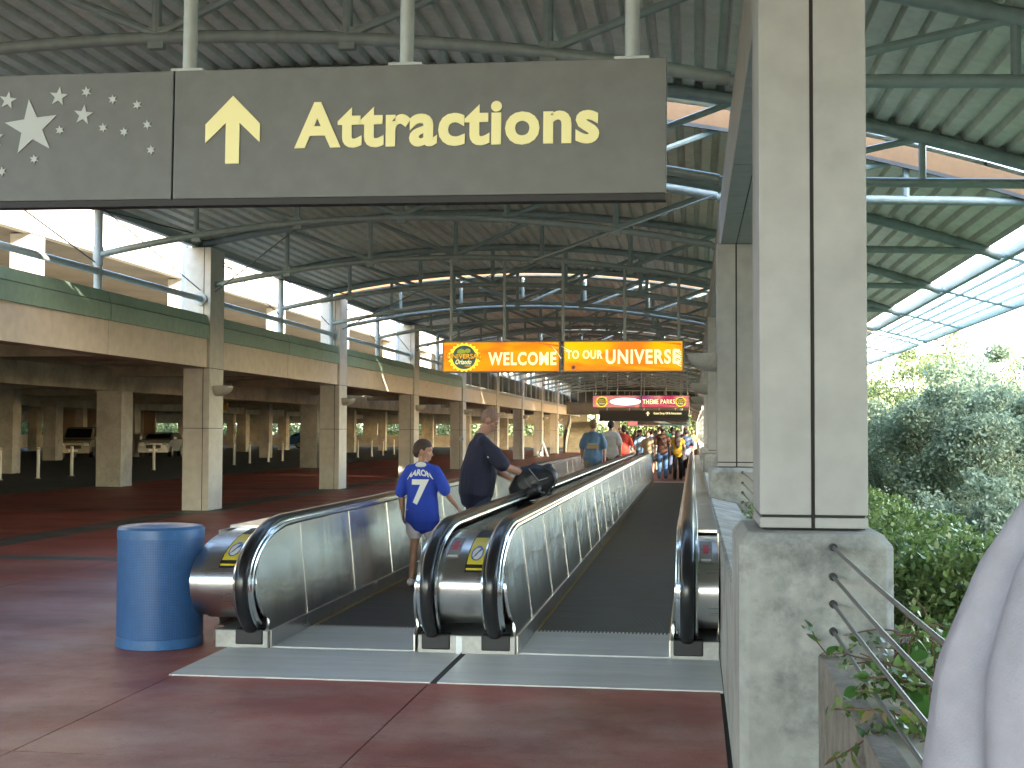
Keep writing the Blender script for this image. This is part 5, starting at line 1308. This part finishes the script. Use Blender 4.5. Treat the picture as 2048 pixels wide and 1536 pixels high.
ss.loft([((-0.19,0.0,1.405),0.108,0.11),((-0.203,-0.005,1.34),0.124,0.124),((-0.208,-0.01,1.25),0.132,0.132),((-0.213,-0.01,1.0),0.138,0.138)],24)
ss.loft([((0.17,0,1.49),0.07,0.07),((0.24,0,1.34),0.09,0.09),((0.27,0,1.18),0.10,0.10)],16)
remesh(ss,0.006,M_LIL,'shirt',fg,8,sleeve_folds)
tt=MB().loft([((0,0,0.88),0.19,0.13),((0,0,0.98),0.18,0.13)],16)
for sx in (-1,1): tt.loft([((sx*0.09,0,0.9),0.10,0.11),((sx*0.1,0.02,0.5),0.08,0.08),((sx*0.1,-0.01,0.1),0.065,0.07)],12)
remesh(tt,0.014,mat('khaki',(0.25,0.22,0.16),0.9),'trousers',fg,3)
remesh(hair_mesh(Matrix.Translation((0,0.03,1.72)),1.0,'short'),0.008,mat('hair_fg',(0.05,0.03,0.02),0.7),'hair',fg,2)
for sx in (-1,1): MB().loft([((sx*0.1,-0.05,0.05),0.045,0.045),((sx*0.1,0.15,0.035),0.045,0.025)],12).build('shoe',M_BLACK,fg,smooth=True)

# ================================================================== PLANTS
def leaf_mat(name,c,c2,tr=0.25,rough=0.45):
    m=bpy.data.materials.new(name); m.use_nodes=True; n=m.node_tree.nodes; l=m.node_tree.links; b=n['Principled BSDF']
    oi=n.new('ShaderNodeNewGeometry'); t=n.new('ShaderNodeTexNoise'); t.inputs['Scale'].default_value=2.2; t.inputs['Detail'].default_value=6; t.inputs['Roughness'].default_value=0.8
    l.new(oi.outputs['Position'],t.inputs['Vector'])
    cr=n.new('ShaderNodeValToRGB'); cr.color_ramp.elements[0].position=0.3; cr.color_ramp.elements[0].color=(*c,1); cr.color_ramp.elements[1].position=0.7; cr.color_ramp.elements[1].color=(*c2,1)
    ad=n.new('ShaderNodeMath'); ad.operation='MULTIPLY_ADD'; ad.inputs[1].default_value=0.35; l.new(oi.outputs['Random Per Island'],ad.inputs[0]); 
    sb=n.new('ShaderNodeMath'); sb.operation='SUBTRACT'; sb.inputs[1].default_value=0.17; l.new(t.outputs['Fac'],sb.inputs[0]); l.new(sb.outputs[0],ad.inputs[2])
    l.new(ad.outputs[0],cr.inputs[0]); l.new(cr.outputs[0],b.inputs['Base Color']); b.inputs['Roughness'].default_value=rough
    tl=n.new('ShaderNodeBsdfTranslucent'); l.new(cr.outputs[0],tl.inputs[0])
    mx=n.new('ShaderNodeMixShader'); mx.inputs[0].default_value=tr; l.new(b.outputs[0],mx.inputs[1]); l.new(tl.outputs[0],mx.inputs[2])
    l.new(mx.outputs[0],n['Material Output'].inputs[0]); return m
M_LEAFT = leaf_mat('tree_leaves',(0.085,0.13,0.085),(0.17,0.215,0.13),0.35,0.7)
M_LEAFY = leaf_mat('light_tree_leaves',(0.07,0.11,0.035),(0.14,0.17,0.06),0.3,0.6)
M_LEAFH = leaf_mat('hedge_leaves',(0.05,0.105,0.03),(0.21,0.29,0.09),0.3,0.3)
M_BARK = mat('bark',(0.06,0.05,0.04),0.9,var=0.3,scale=8,bump=0.6,bscale=20)
def leaves(centers, size, rs, mt, name, parent, aspect=0.5):
    n=len(centers); nrm=rs.normal(size=(n,3)); nrm/=np.linalg.norm(nrm,axis=1)[:,None]
    a=rs.normal(size=(n,3)); u=np.cross(nrm,a); u/=np.linalg.norm(u,axis=1)[:,None]; v=np.cross(nrm,u)
    sz=size*(0.6+0.8*rs.rand(n))[:,None]
    P=np.stack([centers-u*sz, centers-v*sz*aspect+nrm*sz*0.12, centers+u*sz, centers+v*sz*aspect+nrm*sz*0.12],1).reshape(-1,3)
    me=bpy.data.meshes.new(name); me.vertices.add(4*n); me.vertices.foreach_set('co',P.ravel())
    me.loops.add(4*n); me.loops.foreach_set('vertex_index',np.arange(4*n)); me.polygons.add(n)
    me.polygons.foreach_set('loop_start',np.arange(0,4*n,4)); me.update(calc_edges=True); me.materials.append(mt)
    return link(name,me,parent)
def tree(loc,h,rad,seed,label,mt,nleaf=22000,group='trees beyond the planter',low=0.25):
    rs=np.random.RandomState(seed); t=thing('broadleaf_tree',label,'tree',loc,rs.rand()*6,group)
    mb=MB(); nb=5
    mb.tube([(0,0,-0.3),(0.05,0.03,h*0.15),(0.0,0.05,h*0.3)],[0.16,0.13,0.10],10)
    for k in range(nb):
        a=2*math.pi*k/nb+rs.rand(); 
        p=[(0.02*math.cos(a),0.02*math.sin(a),h*(0.08+0.03*k))]
        for j in range(1,6): p.append((rad*0.75*j/5*math.cos(a+0.1*j)+rs.normal()*0.1, rad*0.75*j/5*math.sin(a+0.1*j)+rs.normal()*0.1, h*(0.08+0.03*k)+h*0.62*(j/5)**0.8))
        mb.tube(p,[0.09,0.075,0.06,0.045,0.03,0.015],8)
    mb.build('trunk',M_BARK,t,smooth=True)
    # clumps
    nc=90; cl=[]
    while len(cl)<nc:
        q=rs.uniform(-1,1,3)
        if np.linalg.norm(q)<1 and np.linalg.norm(q)>0.45: cl.append(q)
    cl=np.array(cl); cz=h*(low+1)/2; hz_=h*(1-low)/2
    cen=cl*np.array([rad,rad,hz_])+np.array([0,0,cz])
    cen*= (1+0.10*rs.normal(size=(nc,1)))*np.array([1,1,1])
    idx=rs.randint(0,nc,nleaf); cr_=rad*(0.16+0.16*rs.rand(nc))
    off=rs.normal(size=(nleaf,3)); off/=np.linalg.norm(off,axis=1)[:,None]
    pts=cen[idx]+off*(cr_[idx]*(rs.rand(nleaf)**0.45))[:,None]*np.array([1,1,0.75])
    leaves(pts,0.075,rs,mt,'crown',t)
    # fine twigs poking out at the top
    return t
tree((9.3,47,-3),6.6,3.0,1,'dense grey green tree right of the big column, its trunk forking low',M_LEAFT,42000)
tree((6.6,52,-3),6.0,2.4,2,'grey green tree directly beside the big column edge',M_LEAFT,26000)
tree((12.0,50,-3),7.0,3.0,3,'tall grey green tree at the right edge of the picture',M_LEAFT,32000)
tree((10.6,60,-3),7.6,3.2,4,'taller sunlit yellowish tree behind the dense tree',M_LEAFY,26000)
tree((15.5,63,-3),7.8,3.4,5,'sunlit yellowish tree behind at the right edge',M_LEAFY,20000)
tree((8.0,66,-3),7.0,3.0,6,'low sunlit tree behind the column side tree',M_LEAFY,16000)
tree((14.5,85,-3),12.5,2.6,8,'thin distant tree rising highest above the others',M_LEAFY,9000,low=0.5)
tree((8.3,40.5,-3),3.0,1.7,9,'small shrubby tree with low branches before the dense tree',M_LEAFT,12000,low=0.1)
# garage-side greenery beyond the far parapet
for i,(x,y_) in enumerate([(-66,92),(-68,104),(-64,116),(-67,84),(-70,128),(-65,74)]):
    tree((x,y_,-1.0),6.5,4.5,20+i,'green tree beyond the far side of the garage, %s from the left'%['third','fourth','fifth','second','sixth','first'][i],M_LEAFY,6000,'trees beyond the garage',0.05)
for i,(x,y_) in enumerate([(-40,150),(-33,152),(-26,150),(-19,151)]):
    tree((x,y_,-1.0),6.0,4.0,30+i,'green tree beyond the far end of the garage, %s in its row'%ORD[i],M_LEAFY,6000,'trees beyond the garage',0.05)
for i,(x,y_) in enumerate([(-5,160),(0.5,158),(-9,165)]):
    tree((x,y_,-1.0),5.0,3.0,40+i,'bright green tree closing the far end of the walkway, %s'%['centre','right','left'][i],M_LEAFY,6000,'trees beyond the walkway',0.05)
for nm,(x0,x1,y0,y1,z0,z1),n in (('far_bushes',(-64,-60,40,150,-1,3.6),60000),('far_bushes',(-60,-8,142,146,-1,3.8),30000),('end_bushes',(-9,3,150,153,-1,4.5),16000)):
    rs=np.random.RandomState(n); q=rs.rand(n,3)
    xx=x0+(x1-x0)*q[:,0]; yy=y0+(y1-y0)*q[:,1]; zt=z1*(0.72+0.28*np.sin(xx*0.9+yy*0.7)*np.sin(yy*0.31+1))
    struct(leaves(np.stack([xx,yy,z0+(zt-z0)*q[:,2]],1),0.22,rs,M_LEAFY,nm,None),'stuff')
# hedge
rs=np.random.RandomState(5)
hg=thing('hedge','glossy green leafy hedge right of the big column','hedge',(2.3,10.8,-0.12))
n=34000; q=rs.rand(n,3); shell=rs.rand(n)
hx=(q[:,0]-0.5)*1.3; hy=q[:,1]*12; hh=0.72+0.12*np.sin(hy*1.7)+0.10*rs.normal(size=n)*0.3
top=rs.rand(n)<0.45; zz_=np.where(top,hh-rs.rand(n)*0.12,q[:,2]*hh); hx=np.where(top,hx,np.sign(hx)*0.62-hx*0.1)+rs.normal(size=n)*0.05
fe=rs.rand(n)<0.12; hy=np.where(fe,rs.rand(n)*0.15,hy); hx=np.where(fe,(rs.rand(n)-0.5)*1.25,hx); zz_=np.where(fe,rs.rand(n)*hh,zz_)
wav=0.12*np.sin(hy*2.3)+0.08*np.sin(hy*5.1+zz_*6)
cen=np.stack([hx+wav*0.6,hy+rs.normal(size=n)*0.05,zz_*(1-0.25*np.clip(np.abs(hx)-0.4,0,1))],1)
leaves(cen,0.036,rs,M_LEAFH,'foliage',hg,0.55)['kind']='stuff'
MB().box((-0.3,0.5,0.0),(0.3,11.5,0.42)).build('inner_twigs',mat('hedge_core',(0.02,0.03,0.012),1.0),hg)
for (yy,ln) in ((26,30),):
    pass
# vine in the near planter: individually built leaves
vn=thing('vine','leafy vine with green and yellowing leaves trailing over the near planter wall','plant',(0.52,4.2,0.69))
rs=np.random.RandomState(12)
def leaf_mesh(L_,W_,mt,nm):
    pts=[]; n=6
    vs=[(0,0,0)]
    for i in range(1,n): 
        t=i/n; w=W_*math.sin(math.pi*t**0.8); vs += [(-w,L_*t,0.12*w-0.25*L_*t*t),(0,L_*t,-0.25*L_*t*t),(w,L_*t,0.12*w-0.25*L_*t*t)]
    vs.append((0,L_,-0.27*L_)); fs=[(0,1,2),(0,2,3)]
    for i in range(n-2):
        a=1+3*i; fs += [(a,a+3,a+4,a+1),(a+1,a+4,a+5,a+2)]
    a=1+3*(n-2); e=len(vs)-1; fs += [(a,e,a+1),(a+1,e,a+2)]
    return MB().add(vs,fs).mesh(nm,mt,True)
lm=[leaf_mesh(0.055,0.019,leaf_mat('vine_leaf',(0.03,0.09,0.02),(0.07,0.16,0.03),0.25,0.3),'leaf'),leaf_mesh(0.048,0.018,leaf_mat('vine_leaf_young',(0.10,0.20,0.02),(0.16,0.26,0.03),0.3,0.35),'leaf'),leaf_mesh(0.055,0.022,leaf_mat('vine_leaf_dry',(0.22,0.20,0.07),(0.30,0.20,0.12),0.3,0.5),'leaf')]
stems=MB(); count=0
M_TWIG=mat('twigs',(0.16,0.09,0.06),0.8,var=0.3,scale=20)
for k in range(46):
    y_=rs.uniform(-1.2,1.15); x=rs.uniform(0.12,0.42); p=Vector((x+0.05,y_,0.0)); d=Vector((rs.normal()*0.35-0.08,rs.normal()*0.5,0.9)); pts=[p.copy()]
    n=rs.randint(5,9)
    for j in range(n):
        d=(d+Vector((rs.normal()*0.3-0.07,rs.normal()*0.3,-0.16))).normalized(); p=p+d*0.055; pts.append(p.copy())
        if j>=0 and count<298:
            for _ in range(1 if rs.rand()<0.5 else 2):
                if count>=298: break
                m_=lm[0] if rs.rand()<0.6 else (lm[1] if rs.rand()<0.7 else lm[2])
                o=link('leaf',m_,vn); o.location=p; o.rotation_euler=(rs.normal()*0.7,rs.normal()*0.7,rs.rand()*6.28); sc=rs.uniform(0.75,1.45); o.scale=(sc,sc,sc); count+=1
    stems.tube(pts,[0.0035]*len(pts),5)
for k in range(50):
    y_=rs.uniform(-1.5,1.1); p=Vector((rs.uniform(0.24,0.5),y_,0.05)); q2=p+Vector((rs.normal()*0.15,rs.normal()*0.18,rs.uniform(0.0,0.14)))
    stems.tube([p,(p+q2)/2+Vector((0,0,0.02)),q2],0.0025,4)
# one shoot creeping over the pedestal face
sp=[Vector((0.13,1.15,0.09)),Vector((0.07,1.14,0.05)),Vector((0.01,1.16,0.04)),Vector((-0.03,1.17,0.09)),Vector((-0.05,1.17,0.14))]
stems.tube(sp,0.003,5)
for p in sp:
    o=link('leaf',lm[1 if p.z>0.15 else 0],vn); o.location=p; o.rotation_euler=(0.9,0.3,rs.rand()*6)
stems.build('stem',M_TWIG,vn,smooth=True)
sv=np.array(stems.v); sv=sv[(sv[:,1]>-1.3)]; pk=sv[np.random.RandomState(3).randint(0,len(sv),1500)]+np.random.RandomState(4).normal(size=(1500,3))*np.array([0.02,0.02,0.015])
leaves(pk,0.017,np.random.RandomState(5),M_LEAFH,'small_leaves',vn,0.55)['kind']='stuff'
rs=np.random.RandomState(15)
n=5000; cen=np.stack([rs.uniform(0.16,0.9,n),rs.uniform(-2.1,1.2,n),rs.rand(n)**2*0.12-0.06],1)
leaves(cen,0.020,rs,M_LEAFH,'ground_leaves',vn,0.55)['kind']='stuff'
# small plant behind the pedestal in the next bay
for k in range(1,5):
    s2=thing('planter_shrub','small leafy shrub with reddish twigs in the planter before the %s right column'%ORD[k],'plant',(0.72,13.4+S*(k-1),0.62),0,'shrubs in the planters between right columns')
    n=900; cen=np.stack([rs.normal(size=n)*0.10,rs.normal(size=n)*0.6,np.abs(rs.normal(size=n))*0.10],1)
    leaves(cen,0.035,rs,M_LEAFH,'foliage',s2,0.5)
    tw_=MB()
    for _ in range(25): 
        p=Vector((rs.normal()*0.08,rs.normal()*0.5,0)); tw_.tube([p,p+Vector((rs.normal()*0.1,rs.normal()*0.15,0.2))],0.004,4)
    tw_.build('twigs',M_TWIG,s2)

# ================================================================== ADDED SUN BLOCKER (unseen garage-shaped block, placed to shade trees and walkway)
hd=Vector((sd.x,sd.y,0)).normalized(); cen=Vector((8,48,0))+hd*62
sun_blocker=thing('parking_garage','garage-shaped concrete block added out of view to block the sun','building',(cen.x,cen.y,-3),math.atan2(hd.y,hd.x),None)
HB = 2.2+3+62*math.tan(R(SUN_EL))
nf=7
for k in range(nf+1):
    z=HB*k/nf
    MB().box((0,-80,max(0,z-0.9)),(16,14,z)).build('floor_band',M_CONC,sun_blocker)  # bands and piers dress the added blocker as a building
for k in range(10): MB().box((0.2,-79+10*k-0.4,0),(1.0,-79+10*k+0.4,HB-0.9)).build('pier',M_CONC,sun_blocker)
MB().box((8,-79,0),(8.3,13,HB-1)).build('blocker_wall',M_CONCD,sun_blocker)
